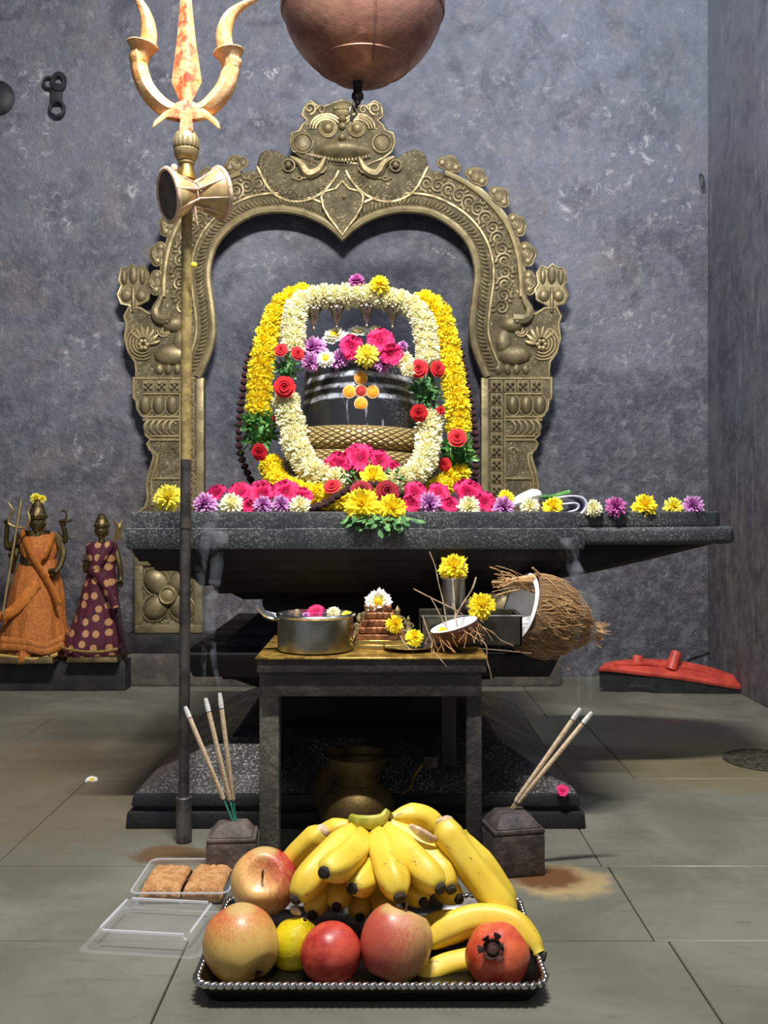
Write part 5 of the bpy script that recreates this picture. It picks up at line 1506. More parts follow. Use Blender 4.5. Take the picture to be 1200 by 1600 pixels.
holder((368 - 600) * 1.615 / F, 1.585, .040, .034, .084, M_holder, 'small brownish stone block holding three incense sticks, left of the stool', R(4))
holder((797 - 600) * 1.62 / F, 1.60, .044, .040, .0985, M_holder2, 'small dark stone block right of the stool with two incense sticks in it', R(12))
M_inc = pm('incense_paste', (222, 200, 168), (200, 174, 140), .85, 0, 200, bump=.4)
M_ash = pm('incense_ash', (226, 222, 216), (198, 194, 190), .9, 0, 200)
M_ember = pm('charred_band', (60, 54, 50), (40, 36, 34), .9)
M_green = pm('green_bamboo', (30, 120, 96), (60, 146, 120), .6, 0, 60)
M_bamboo = pm('plain_bamboo', (190, 166, 120), (160, 134, 92), .6, 0, 60)
def incense(p0, p1, split0, split1, bare, label, grp=None):
    a, b = P(*p0), P(*p1)
    o = thing('incense_stick', label, 'incense', a, 'burning incense sticks')
    f0 = a.lerp(b, split0); f1 = a.lerp(b, split1)
    obj('bare_end', MB().tube([a, f0], .0014, 7), bare, o)
    obj('paste', MB().tube([f0, f0.lerp(f1, .02), f1], [.0024, .0040, .0040], 9), M_inc, o)
    obj('charred_band', MB().tube([f1, f1.lerp(b, .07)], .0037, 9), M_ember, o)
    obj('ash_tip', MB().tube([f1.lerp(b, .07), f1.lerp(b, .6), b], [.0043, .0042, .003], 9), M_ash, o)
incense((367, 1291, 1.585), (289, 1104, 1.60), .22, .90, M_green, 'incense stick with a white ash tip, leftmost of the three by the left stone')
incense((369, 1291, 1.585), (321, 1091, 1.60), .20, .89, M_green, 'incense stick with a white ash tip, middle one of the three by the left stone')
incense((370, 1293, 1.59), (343, 1083, 1.60), .20, .88, M_green, 'tallest white-tipped incense stick, rightmost of the three by the left stone')
incense((799, 1262, 1.60), (907, 1107, 1.60), .06, .88, M_bamboo, 'incense stick in the right stone, the left and higher of its two')
incense((801, 1264, 1.60), (925, 1113, 1.595), .06, .88, M_bamboo, 'incense stick in the right stone, the right and lower of its two')

# ------------------------------------------------------------------ silver tray of fruit
t = NT('polished_tray'); n1 = t.noise(12, 4)
t.set(t.mix(t.rng(n1, .4, .65), lin((84, 82, 80)), lin((52, 50, 48))), t.rng(n1, .3, .7, .28, .42), 1.0); M_silv = t.m
M_silvb = pm('bright_silver_bead', (208, 206, 204), (160, 156, 152), .22, 1.0, 60)
TX0, TX1, TY0, TY1 = -.231, .198, 1.155, 1.425
tray = thing('silver_tray', 'rectangular silver tray with a beaded rim on the floor, heaped with fruit', 'tray', ((TX0 + TX1) / 2, (TY0 + TY1) / 2, 0))
def rrect(x0, x1, y0, y1, r, n=6):
    out = []
    for cx, cy, a0 in ((x1 - r, y1 - r, 0), (x0 + r, y1 - r, 90), (x0 + r, y0 + r, 180), (x1 - r, y0 + r, 270)):
        for k in range(n + 1):
            a = R(a0 + 90 * k / n); out.append((cx + r * math.cos(a), cy + r * math.sin(a)))
    return out
m = MB()
secs = [(.026, 0.0), (.014, .0), (.004, .016), (.0, .024), (.004, .026), (.012, .018), (.020, .008), (.030, .005)]
rings = [[(x, y, z_) for x, y in rrect(TX0 + ins, TX1 - ins, TY0 + ins, TY1 - ins, .024 - min(ins, .02) * .4)] for ins, z_ in secs]
n = len(rings[0])
vs = [v for r_ in rings for v in r_]
fs = [(i * n + k, i * n + (k + 1) % n, (i + 1) * n + (k + 1) % n, (i + 1) * n + k) for i in range(len(rings) - 1) for k in range(n)]
fs += [tuple(range(n - 1, -1, -1)), tuple((len(rings) - 1) * n + k for k in range(n))]
m.add(vs, fs)
obj('dish', m, M_silv, tray)
per = resample([(x, y) for x, y in rrect(TX0 + .001, TX1 - .001, TY0 + .001, TY1 - .001, .024)] + [rrect(TX0 + .001, TX1 - .001, TY0 + .001, TY1 - .001, .024)[0]], 141)
bm_ = MB().ell((0, 0, 0), (1, 1, 1), None, 8, 5)
bead2 = mesh_of('rim_bead', bm_, M_silvb)
for i in range(140):
    a, b = per[i], per[(i + 1) % 140]
    an = math.atan2(b[1] - a[1], b[0] - a[0])
    inst('rim_bead', bead2, Matrix.Rotation(an + .5, 3, 'Z'), (a[0], a[1], .0255), (.0076, .0042, .0046), tray)
def T0(px, py, d): return P(px, py, d)

def apple_mat(name, red, yel, amt, ax, seed):
    t = NT(name)
    x, y, z = t.xyz()
    side = t.n('ShaderNodeVectorMath', {0: t.n('ShaderNodeVectorMath', {0: t.obj()}, operation='NORMALIZE').outputs[0], 1: ax}, operation='DOT_PRODUCT').outputs['Value']
    st = t.n('ShaderNodeVectorMath', {0: t.obj()}, operation='NORMALIZE').outputs[0]
    streak = t.noise(3.2, 6, .65, t.n('ShaderNodeMapping', {'Vector': st, 'Scale': (5, 5, .9), 'Location': (seed, 0, 0)}).outputs[0], .6)
    f = t.rng(t.math('ADD', side, t.math('MULTIPLY', t.math('SUBTRACT', streak, .5), 1.7)), -.55 + amt, .65 + amt)
    col = t.mix(f, lin(yel), lin(red))
    col = t.mix(t.math('MULTIPLY', t.rng(t.math('ABSOLUTE', t.xyz(st)[2]), .86, .98), .75), col, lin((196, 178, 112)))
    col = t.mix(t.math('MULTIPLY', t.rng(t.voro(26, st), 0, .12, 1, 0), .4), col, lin((226, 196, 140)))
    t.set(col, .42); t.b.inputs['Coat Weight'].default_value = .08; t.b.inputs['Coat Roughness'].default_value = .2
    t.bump(t.noise(30, 3), .08, .003)
    return t.m
M_stem = pm('fruit_stem', (80, 60, 36), (50, 38, 24), .8, 0, 60)
M_cavity = pm('calyx_green', (120, 118, 60), (82, 76, 40), .7, 0, 60)
def apple(label, c, r, dr, mat, asp=.9, lob=.035, long_stem=True):
    o = thing('apple', label, 'apple', c, 'apples on the silver tray')
    Ma = aim(dr, .4)
    prof = []
    for i in range(25):
        a = -PI / 2 + PI * i / 24
        rr = r * math.cos(a) ** .86 if 0 < i < 24 else .0004
        z_ = r * asp * math.sin(a)
        # dimples at both ends
        q = abs(math.sin(a))
        dim = max(0, (q - .86) / .14) ** 1.4
        z_ -= math.copysign(r * (.26 if a > 0 else .18) * dim, a)
        rr *= (1 + .05 * math.sin(a))
        prof.append((max(rr, .0004), z_))
    fn = lambda a, z_: 1 + lob * math.cos(5 * a) * (abs(z_) / r) ** 1.2
    b = obj('flesh', MB().lathe(prof, 40, c, Ma, fn=fn), mat, o, sharp=80)
    tz = prof[-1][1]
    obj('stem', MB().tube([Vector(c) + Ma @ Vector(v) for v in ((0, 0, tz - .002), (.001, .001, tz + .008), (.003, .002, tz + (.017 if long_stem else .008)))], [.0018, .0014, .0020], 7), M_stem, o)
    bz = prof[0][1]
    m = MB()
    for k in range(5):
        a = 2 * PI * k / 5
        petal(m, Vector(c) + Ma @ Vector((0, 0, bz - .001)), Ma @ Vector((math.cos(a) * .8, math.sin(a) * .8, -.7)), Ma @ Vector((-math.sin(a), math.cos(a), 0)), .009, .003, .2, .1)
    obj('calyx', m, M_stem, o, smooth=False)
    return o
apple('red and yellow apple with stem hollow showing, rear left of the tray', P(413, 1378, 1.362), .047, (.02, -.82, .56), apple_mat('apple_a', (176, 48, 48), (230, 184, 110), -.02, (.5, .3, .3), 1), .92)
apple('large yellow apple blushed red on top, at the front left corner of the tray', P(377, 1476, 1.235), .0482, (-.55, .62, .50), apple_mat('apple_b', (190, 74, 54), (210, 172, 92), .38, (-.2, .3, .75), 5), 1.0)
apple('dull pinkish apple with lobed sides at the front middle of the tray', P(618, 1474, 1.225), .0455, (.35, .30, .88), apple_mat('apple_c', (186, 82, 66), (204, 164, 106), .06, (-.7, -.4, .2), 9), 1.04, .06)

def pome_mat(name, c1, c2):
    t = NT(name)
    n1 = t.rng(t.noise(22, 6, .7), .36, .62)
    col = t.mix(n1, lin(c1), lin(c2))
    col = t.mix(t.math('MULTIPLY', t.rng(t.noise(60, 5, .7, None, .5), .58, .68), .4), col, lin((128, 40, 30)))
    t.set(col, .40); t.bump(t.noise(60, 4), .15, .003); t.b.inputs['Coat Weight'].default_value = .15
    return t.m
def pomegranate(label, c, r, dr, mat, crown=True):
    o = thing('pomegranate', label, 'pomegranate', c, 'pomegranates on the silver tray')
    Ma = aim(dr, .2)
    prof = [(max(r * math.cos(a) * (1.0), .0004), r * .95 * math.sin(a)) for a in [-PI / 2 + PI * i / 20 for i in range(21)]]
    prof = prof[:-2] + [(.0125, r * .95), (.0115, r * 1.02), (.0105, r * 1.03)]
    fn = lambda a, z_: 1 + .022 * math.cos(6 * a) * math.cos(z_ / r)
    obj('rind', MB().lathe(prof, 36, c, Ma, fn=fn), mat, o, sharp=80)
    m = MB()
    m.lathe([(.0125, r * .94), (.0120, r * 1.03), (.0125, r * 1.12), (.0105, r * 1.12), (.0098, r * 1.0)], 14, c, Ma, cap=False)
    for k in range(6):
        a = 2 * PI * k / 6
        b0 = Vector(c) + Ma @ Vector((.0108 * math.cos(a), .0108 * math.sin(a), r * 1.08))
        petal(m, b0, Ma @ Vector((math.cos(a) * .5, math.sin(a) * .5, 1)), Ma @ Vector((-math.sin(a), math.cos(a), 0)), .010, .0048, .3, .35 if k % 2 else -.1)
    m.ell(Vector(c) + Ma @ Vector((0, 0, r * .985)), (.0105, .0105, .006), Ma, 10, 5)
    for k in range(14):
        a = k * 2.4
        m.tube([Vector(c) + Ma @ Vector((.005 * math.cos(a), .005 * math.sin(a), r * .95)), Vector(c) + Ma @ Vector((.007 * math.cos(a), .007 * math.sin(a), r * 1.15))], .0007, 4)
    cr = obj('crown', m, pm('dry_crown', (74, 36, 30), (40, 26, 24), .8, 0, 60), o, smooth=False)
    md = cr.modifiers.new('thick', 'SOLIDIFY'); md.thickness = .0012
    return o
pomegranate('deep red pomegranate at the front of the tray between the lemon and the pinkish apple', P(517, 1489, 1.222), .0395, (.45, -.50, -.74), pome_mat('pome_red', (168, 38, 36), (208, 84, 62)))
pomegranate('orange-red pomegranate with its dry crown up, at the front right of the tray', P(777, 1493, 1.215), .0405, (-.22, -.80, .56), pome_mat('pome_orange', (186, 56, 36), (220, 106, 66)))
t = NT('lemon_rind'); t.set(t.mix(t.rng(t.noise(30, 4), .4, .65), lin((214, 196, 20)), lin((196, 170, 16))), .38); t.bump(t.noise(160, 3), .4, .002); M_lem = t.m
lc_ = P(462, 1478, 1.262)
o = thing('lemon', 'round yellow lemon between the yellow apple and the red pomegranate', 'lemon', lc_)
Ml = aim((.3, -.2, .9))
obj('rind', MB().lathe([(.0004, -.039), (.006, -.037), (.018, -.031), (.029, -.019), (.0335, 0), (.030, .018), (.019, .030), (.008, .036), (.005, .040), (.0004, .041)], 28, lc_, Ml), M_lem, o)
obj('stem_scar', MB().ell(lc_ + Ml @ Vector((0, 0, .041)), .003, None, 7, 5), M_stem, o)

# bananas
t = NT('banana_peel')
sp1 = t.rng(t.noise(95, 4, .75, t.mapping((.45, 1, 1))), .62, .69)
mot = t.rng(t.noise(14, 4), .35, .7)
col = t.mix(mot, lin((232, 204, 74)), lin((222, 186, 52)))
uv = t.n('ShaderNodeAttribute', attribute_name='along').outputs['Fac']
ends = t.math('MAXIMUM', t.rng(uv, .0, .16, 1.0, 0.0), t.rng(uv, .93, 1.0))
col = t.mix(t.math('MULTIPLY', ends, .55), col, lin((172, 160, 60)))
col = t.mix(t.math('MULTIPLY', sp1, .7), col, lin((96, 62, 20)))
t.set(col, .45); t.bump(t.noise(40, 3), .08, .003)
M_ban = t.m
M_tip = pm('banana_tip', (24, 22, 20), (52, 44, 34), .8, 0, 120, bump=.6)
M_bstem = pm('banana_cut_stem', (226, 206, 176), (190, 160, 126), .8, 0, 60, bump=.6)
M_crown = pm('banana_crown', (150, 152, 44), (186, 176, 70), .5, 0, 40)
def penta(a):
    q = (a % (2 * PI / 5)) - PI / 5
    return .42 + .64 * math.cos(PI / 5) / math.cos(q)
def banana(name, pts, r, parent=None, label=None, stem='neck', tip=True, grp=None):
    """pts run from stem to tip, (px, py, depth)"""
    c = [Vector(P(*p)) for p in sp(pts, 6)]
    m = len(c)
    rad = []
    for i in range(m):
        u = i / (m - 1)
        if stem == 'neck': a = .42 + .58 * min(1, max(0, (u - .08) / .26)) ** .8
        else: a = .60 + .40 * min(1, u / .18)
        b = 1 if u < .76 else 1 - .62 * ((u - .76) / .24) ** 1.6
        rad.append(r * min(a, b) * (1.12 if parent else 1.0))
    mb = MB().tube(c, rad, 20, prof=penta)
    if parent is None:
        o = thing(name, label, 'banana', c[m // 2], 'single bananas on the silver tray'); nm = 'peel'
    else: o = parent; nm = name
    pe = obj(nm, mb, M_ban, o, loc=c[m // 2], sharp=70)
    at = pe.data.attributes.new('along', 'FLOAT', 'POINT')
    at.data.foreach_set('value', [i / (m - 1) for i in range(m) for _ in range(20)])
    own = pe if parent is not None else o
    if tip:
        d = (c[-1] - c[-2]).normalized()
        rt_ = rad[-1]
        obj('tip', MB().tube([c[-1] - d * .003, c[-1] + d * .002, c[-1] + d * .0055, c[-1] + d * .0058], [rt_ * 1.03, rt_ * 1.0, rt_ * .86, rt_ * .4], 10), M_tip, own)
    if stem != 'neck':
        d = (c[0] - c[1]).normalized()
        obj('cut_stem', MB().tube([c[0] - d * .003, c[0] + d * .002, c[0] + d * .006], [rad[0] * 1.03, rad[0] * .95, rad[0] * .55], 9), M_bstem, own)
    return o
bun = thing('banana_bunch', 'bunch of short yellow bananas fanned out, crown up, in the middle of the tray', 'bananas', P(575, 1282, 1.375))
for pts, r in (
    ([(556, 1290, 1.375), (535, 1318, 1.34), (495, 1360, 1.295), (462, 1404, 1.265)], .0200),
    ([(566, 1294, 1.370), (556, 1325, 1.325), (535, 1348, 1.275), (507, 1363, 1.235)], .0195),
    ([(588, 1294, 1.370), (598, 1325, 1.33), (610, 1362, 1.285), (624, 1401, 1.250)], .0200),
    ([(602, 1290, 1.372), (622, 1320, 1.34), (655, 1354, 1.30), (687, 1387, 1.268)], .0200),
    ([(610, 1287, 1.378), (650, 1318, 1.36), (682, 1352, 1.33), (704, 1388, 1.30)], .0185),
    ([(577, 1298, 1.375), (580, 1335, 1.345), (573, 1370, 1.30), (551, 1388, 1.262)], .0180),
    ([(560, 1300, 1.38), (528, 1345, 1.36), (500, 1395, 1.325), (489, 1428, 1.295)], .0165),
    ([(570, 1304, 1.38), (546, 1350, 1.36), (532, 1390, 1.325), (526, 1416, 1.295)], .0160),
    ([(592, 1302, 1.38), (615, 1350, 1.36), (643, 1388, 1.32), (661, 1409, 1.290)], .0165),
    ([(604, 1300, 1.385), (650, 1345, 1.37), (692, 1385, 1.34), (716, 1404, 1.315)], .0165),
    ([(585, 1310, 1.39), (592, 1370, 1.37), (598, 1410, 1.345), (600, 1434, 1.32)], .0160),
    ([(574, 1310, 1.39), (566, 1375, 1.37), (562, 1410, 1.345), (562, 1432, 1.325)], .0155),
    ([(548, 1287, 1.385), (528, 1295, 1.39), (508, 1306, 1.395), (492, 1322, 1.39)], .0145),
    ([(612, 1278, 1.385), (640, 1275, 1.395), (668, 1283, 1.40), (690, 1310, 1.395)], .0165)):
    banana('banana', pts, r, bun)
crw = sp([(548, 1279, 1.372), (562, 1284, 1.362), (582, 1285, 1.360), (598, 1279, 1.368), (606, 1266, 1.375)], 5)
obj('crown', MB().tube([P(*p) for p in crw], [.004 + .0065 * math.sin(PI * (.15 + .8 * i / 20)) for i in range(21)], 9, sq=.8), M_crown, bun)
obj('crown_edge', MB().tube([P(p[0], p[1] + 6, p[2] - .001) for p in crw], .0016, 5), M_tip, bun)
banana('banana', [(505, 1298, 1.372), (485, 1318, 1.375), (462, 1342, 1.38), (442, 1372, 1.385)], .0185, None, 'single banana at the left rear of the tray, its broken pale stem end up', 'cut')
banana('banana', [(694, 1283, 1.345), (706, 1312, 1.335), (740, 1360, 1.32), (778, 1408, 1.305), (803, 1442, 1.30)], .0215, None, 'long single banana sloping down the right side of the heap, pale stem end on top', 'cut')
banana('banana', [(722, 1300, 1.385), (742, 1330, 1.38), (765, 1362, 1.375), (785, 1395, 1.37), (800, 1425, 1.365)], .0170, None, 'banana mostly hidden behind the long one on the right of the heap', 'neck')
banana('banana', [(843, 1492, 1.235), (828, 1468, 1.25), (795, 1442, 1.268), (745, 1436, 1.275), (700, 1452, 1.27), (668, 1475, 1.258)], .0205, None, 'curved banana arching behind the orange-red pomegranate, dark stem over the tray rim', 'neck')
sb = P(843, 1492, 1.235)
banana('banana', [(775, 1490, 1.262), (735, 1502, 1.255), (695, 1512, 1.245), (652, 1532, 1.225)], .0180, None, 'banana lying on the tray floor under the arched one', 'cut', tip=False)
banana('banana', [(742, 1438, 1.32), (715, 1440, 1.318), (690, 1442, 1.316), (668, 1450, 1.312), (650, 1462, 1.305)], .0165, None, 'banana half hidden below the bunch, left of the arched one', 'cut')
o = obj('banana_stalk', MB().tube([P(*p) for p in sp([(834, 1480, 1.242), (842, 1491, 1.236), (852, 1496, 1.232)], 4)], [.0085, .0082, .0078, .0074, .007, .0068, .0066, .0066, .0070], 9), M_tip)
tag(o, 'dark dried stalk end of the arched banana poking over the right rim of the tray', 'stalk')
m = MB()
m.tube([P(*p) for p in sp([(640, 1290, 1.345), (655, 1300, 1.335), (672, 1310, 1.33), (684, 1312, 1.33)], 5)], [.003 + .0055 * math.sin(PI * min(i / 15, 1)) for i in range(16)], 8, sq=.5)
o = obj('peel_scrap', m, M_bstem); tag(o, 'pale torn banana peel lying on the right of the bunch, by the crown', 'peel')
o = obj('peel_scrap', MB().tube([P(*p) for p in sp([(455, 1420, 1.27), (463, 1424, 1.268), (470, 1428, 1.266)], 3)], [.003, .004, .005, .005, .004, .003, .002], 7), M_bstem); tag(o, 'tiny pale scrap between the upper apple and the lemon', 'peel')

# ------------------------------------------------------------------ plastic box of sweets and its lid
M_clear = clear_mat('clear_plastic')
bx0, bx1, by0, by1 = -.375, -.238, 1.437, 1.568
box = thing('plastic_box', 'clear plastic box of crumbly orange sweets left of the tray, lid opened flat in front', 'box', ((bx0 + bx1) / 2, (by0 + by1) / 2, 0))
def shell(x0, x1, y0, y1, z0, z1, flare, lip, r=.012):
    m = MB()
    secs = [(flare + .004, z0 + .0005), (flare, z0 + .003), (flare * .4, (z0 + z1) / 2), (.003, z1), (-lip, z1 + .0003), (-lip, z1 - .0022)]
    rings = [[(x, y, z_) for x, y in rrect(x0 + i_, x1 - i_, y0 + i_, y1 - i_, r)] for i_, z_ in secs]
    n = len(rings[0])
    vs = [v for q in rings for v in q]
    fs = [(i * n + k, i * n + (k + 1) % n, (i + 1) * n + (k + 1) % n, (i + 1) * n + k) for i in range(len(rings) - 1) for k in range(n)]
    fs.append(tuple(range(n - 1, -1, -1)))
    return m.add(vs, fs)
obj('tub', shell(bx0, bx1, by0, by1, 0, .026, .010, .006), frost_mat('hazy_tub', .09), box)
obj('tub_rim', MB().tube([(x, y, .0265) for x, y in rrect(bx0 - .005, bx1 + .005, by0 - .005, by1 + .005, .014)] + [(bx1 + .005, by1 - .009, .0265)], .0014, 6), frost_mat('frosted_rim', .3), box)
Rl = Matrix.Rotation(R(-7), 3, 'Z')
m = shell(-.078, .078, -.068, .068, 0, .020, -.0, .007)
m2 = MB()
for (ins, z_) in ((.0, .001), (.004, .012), (.010, .0185), (.014, .020), (.022, .0185)): pass
secs = [(-.008, .0008), (0, .0012), (.002, .010), (.010, .021), (.014, .0225), (.018, .021), (.026, .0185)]
rings = [[(x, y, z_) for x, y in rrect(-.078 + i_, .078 - i_, -.068 + i_, .068 - i_, .014)] for i_, z_ in secs]
n = len(rings[0])
vs = [Rl @ Vector(v) + Vector((-.322, 1.362, 0)) for q in rings for v in q]
fs = [(i * n + k, i * n + (k + 1) % n, (i + 1) * n + (k + 1) % n, (i + 1) * n + k) for i in range(len(rings) - 1) for k in range(n)] + [tuple((len(rings) - 1) * n + k for k in range(n))]
lid = obj('lid', MB().add(vs, fs), frost_mat('hazy_plastic', .10), box)
m = MB()
for y_ in (-.054, .054): m.tube([Rl @ Vector((x_, y_, .0225)) + Vector((-.322, 1.362, 0)) for x_ in (-.058, 0, .058)], .0022, 6)
for x_ in (-.064, .064): m.tube([Rl @ Vector((x_, y_, .0225)) + Vector((-.322, 1.362, 0)) for y_ in (-.048, 0, .048)], .0022, 6)
obj('ridge', m, frost_mat('frosted_ridge', .4), lid)
M_sweet = pm('crumbly_sweet', (222, 168, 112), (196, 136, 80), .85, 0, 70, bump=1.0, bscale=260, bdist=.006)
for k, (cx, lb) in enumerate(((-.340, 'left'), (-.275, 'right'))):
    def fn(u, v, cx=cx):
        # closed pillow: v runs over the top from front to back
        x_ = cx + (u - .5) * .062
        a = v * PI
        edge = (1 - abs(2 * u - 1) ** 6)
        y_ = 1.503 - .048 * math.copysign(abs(math.cos(a)) ** .45, math.cos(a))
        z_ = .004 + (.026 * math.sin(a) ** .38 if 0 < v < 1 else 0) * (.6 + .4 * edge)
        nz = noise.noise(Vector((x_ * 160, y_ * 160, z_ * 160))) * .0028 + noise.noise(Vector((x_ * 420, y_ * 420, 3))) * .0016
        return Vector((x_, y_ + nz * .5, max(z_ + nz, .003)))
    o = obj('sweet_bar', MB().grid(fn, 26, 30), M_sweet, sharp=180)
    md = o.modifiers.new('thick', 'SOLIDIFY'); md.thickness = .002
    tag(o, 'crumbly orange sweet bar in the plastic box, the %s one' % lb, 'sweet', 'sweet bars in the plastic box')

# ------------------------------------------------------------------ draped bronze idols on the left plinth
PY0 = 3.16
o = obj('stone_plinth', MB().box(-2.0, (196 - 600) * PY0 / F, PY0, 3.238, 0, .101), M_dark, bevel=.008)
tag(o, 'low dark stone plinth along the left wall carrying the two draped idols', 'plinth')
o.location.z = 0
M_bronze = brass('dark_bronze', (112, 96, 62), (72, 62, 44), .42, 20, metal=.85)
def cloth_mat(name, c1, c2):
    t = NT(name)
    fold_ = t.noise(9, 3, .5, t.mapping((3.5, 3.5, .7)), .6)
    t.set(t.mix(t.rng(t.noise(120, 3), .4, .6), lin(c1), lin(c2)), .75)
    t.bump(t.math('ADD', fold_, t.math('MULTIPLY', t.noise(700, 2), .05)), .6, .02)
    return t
M_or = cloth_mat('orange_cloth', (190, 112, 46), (166, 94, 34)).m
M_orl = pm('orange_sash', (206, 124, 48), (182, 102, 34), .75, 0, 60, bump=.4)
M_zari = pm('gold_thread', (206, 172, 96), (170, 134, 66), .5, .3, 200)
t = cloth_mat('maroon_cloth', (84, 20, 42), (66, 16, 34))
ox_, oy_, oz_ = t.xyz()
vv = t.n('ShaderNodeCombineXYZ', {0: t.math('MULTIPLY', ox_, 27.0), 1: t.math('MULTIPLY', oz_, 24.0)}).outputs[0]
vd = t.n('ShaderNodeTexVoronoi', {'Vector': vv, 'Scale': 1.0, 'Randomness': .45}, voronoi_dimensions='2D').outputs[0]
dd = t.rng(vd, .26, .31, 1.0, 0.0)
base = t.b.inputs['Base Color'].links[0].from_socket
t.set(t.mix(t.math('MULTIPLY', dd, .85), base, lin((190, 140, 92))))
M_ma = t.m
ID = 3.205
def drape(rows, seed, amp, cx):
    """rows: (py, left px, right px, depth half) -> folded cloth body"""
    rr = sp(rows, 6)
    m = MB(); n = 56; vs = []
    for j, (py, l, r_, dh) in enumerate(rr):
        c = P((l + r_) / 2, py, ID); hw = (r_ - l) / 2 * ID / F
        u = j / (len(rr) - 1)
        for i in range(n):
            a = 2 * PI * i / n
            f = 1 + amp * u * (math.sin(9 * a + seed + 2 * u) * .5 + math.sin(15 * a + seed * 2 - 3 * u) * .35 + math.sin(4 * a + seed) * .5)
            vs.append(c + Vector((hw * math.cos(a) * f, min(dh * math.sin(a) * f, .03), 0)))
    k = len(rr)
    m.add(vs, [(j * n + i, (j + 1) * n + i, (j + 1) * n + (i + 1) % n, j * n + (i + 1) % n) for j in range(k - 1) for i in range(n)] + [tuple(range(n)), tuple((k - 1) * n + i for i in range(n - 1, -1, -1))])
    return m
def ribbon(pts, w, mat, name, parent, th=.004):
    c = [P(*p) for p in sp(pts, 6)]
    obj(name, MB().tube(c, w, 8, sq=.3, up=(0, 0, 1)), mat, parent)
def idol_head(parent, px, py, s, d, crown_py, tall):
    """face, ears and tall crown; s = head half height in metres"""
    c = P(px, py, d)
    m = MB()
    m.ell(c, (s * .80, s * .82, s), None, 18, 12)
    m.lathe([(s * .42, -s * 1.5), (s * .38, -s * .9), (s * .4, -s * .5)], 12, c)
    m.ell(c + Vector((0, -s * .82, -s * .05)), (s * .12, s * .16, s * .22), None, 8, 6)      # nose
    m.ell(c + Vector((0, -s * .70, -s * .42)), (s * .24, s * .12, s * .07), None, 8, 5)      # upper lip
    m.ell(c + Vector((0, -s * .67, -s * .52)), (s * .20, s * .12, s * .07), None, 8, 5)
    m.ell(c + Vector((0, -s * .55, -s * .76)), (s * .22, s * .2, s * .16), None, 8, 5)       # chin
    for q in (1, -1):
        m.ell(c + Vector((q * s * .30, -s * .68, s * .12)), (s * .17, s * .1, s * .09), None, 8, 5)
        m.tube([c + Vector((q * s * a, -s * b, s * h)) for a, b, h in ((.10, .80, .26), (.30, .78, .32), (.50, .64, .26))], s * .045, 5)
        m.ell(c + Vector((q * s * .82, -s * .05, -s * .05)), (s * .12, s * .2, s * .34), None, 8, 6)
        m.ell(c + Vector((q * s * .84, -s * .1, -s * .50)), (s * .13, s * .13, s * .14), None, 8, 6)
    obj('head', m, M_bronze, parent)
    zt = P(0, crown_py, d).z - c.z
    m = MB().lathe([(s * .86, s * .40), (s * .98, s * .48), (s * .98, s * .62), (s * .86, s * .66), (s * .90, s * .72), (s * .74, s * .72 + (zt - s * .72) * .4), (s * .60, s * .72 + (zt - s * .72) * .55), (s * .62, s * .72 + (zt - s * .72) * .60), (s * .34, s * .72 + (zt - s * .72) * .85), (s * .38, s * .72 + (zt - s * .72) * .90), (.001, zt)], 24, c, fn=lambda a, z_: 1 + .03 * math.cos(12 * a))
    for k in range(9):
        a = PI + PI * k / 8
        m.ell(c + Vector((s * .98 * math.cos(a), s * .98 * math.sin(a), s * .78)), (s * .1, s * .08, s * .14), None, 6, 5)
    obj('crown', m, M_bronze, parent)
def arm(m, pts, r):
    m.tube([P(*p) for p in sp(pts, 4)], [r * (1 - .4 * i / (4 * (len(pts) - 1))) for i in range(4 * (len(pts) - 1) + 1)], 8)
    e = P(*pts[-1])
    m.ell(e, (r * .8, r * .7, r * 1.0), None, 8, 6)
    for k in range(4): m.tube([e + Vector((r * (-.6 + .4 * k), -r * .4, 0)), e + Vector((r * (-.6 + .4 * k), -r * 1.0, r * .7)), e + Vector((r * (-.5 + .35 * k), -r * .5, r * 1.1))], r * .22, 5)
    m.tube([e + Vector((r * .6, -r * .2, -r * .2)), e + Vector((r * 1.1, -r * .7, r * .4))], r * .26, 5)
b0 = P(58, 1028, ID); b0.z = .101
id1 = thing('bronze_idol', 'bronze idol with a tall crown wrapped in orange cloth, holding a slim trident', 'idol', b0)
obj('pedestal', MB().frustum(b0.x - .02, ID, .112, .105, .101, .122).frustum(b0.x - .02, ID, .098, .098, .122, .128), M_bronze, id1, bevel=.003)
m = MB()
m.lathe([(.03, 0), (.05, .15), (.055, .30), (.04, .40)], 16, (P(58, 0, ID).x, ID, .128))
m.ell(P(58, 850, ID), (.062, .04, .05), None, 14, 8)
arm(m, [(34, 838, ID), (22, 872, 3.19), (18, 892, 3.17), (20, 870, 3.15)], .014)
arm(m, [(84, 838, ID), (98, 860, 3.19), (92, 886, 3.16), (82, 896, 3.14)], .014)
arm(m, [(30, 834, 3.22), (14, 858, 3.215), (10, 840, 3.21), (12, 818, 3.20)], .012)
arm(m, [(88, 834, 3.22), (100, 846, 3.215), (102, 836, 3.21), (98, 818, 3.2)], .012)
m.tube([P(*p) for p in sp([(98, 815, 3.2), (104, 808, 3.2), (102, 800, 3.2), (96, 798, 3.2)], 4)], .004, 6)
m.tube([P(*p) for p in sp([(98, 812, 3.2), (106, 815, 3.2), (112, 812, 3.2)], 4)], .004, 6)
obj('torso_and_arms', m, M_bronze, id1)
idol_head(id1, 59, 817, .031, 3.175, 779, True)
obj('skirt', drape([(872, 36, 86, .045), (892, 26, 92, .06), (925, 18, 98, .075), (965, 12, 100, .085), (1000, 2, 104, .095), (1022, -4, 104, .10), (1030, -4, 98, .095)], 1.0, .12, 0), M_or, id1)
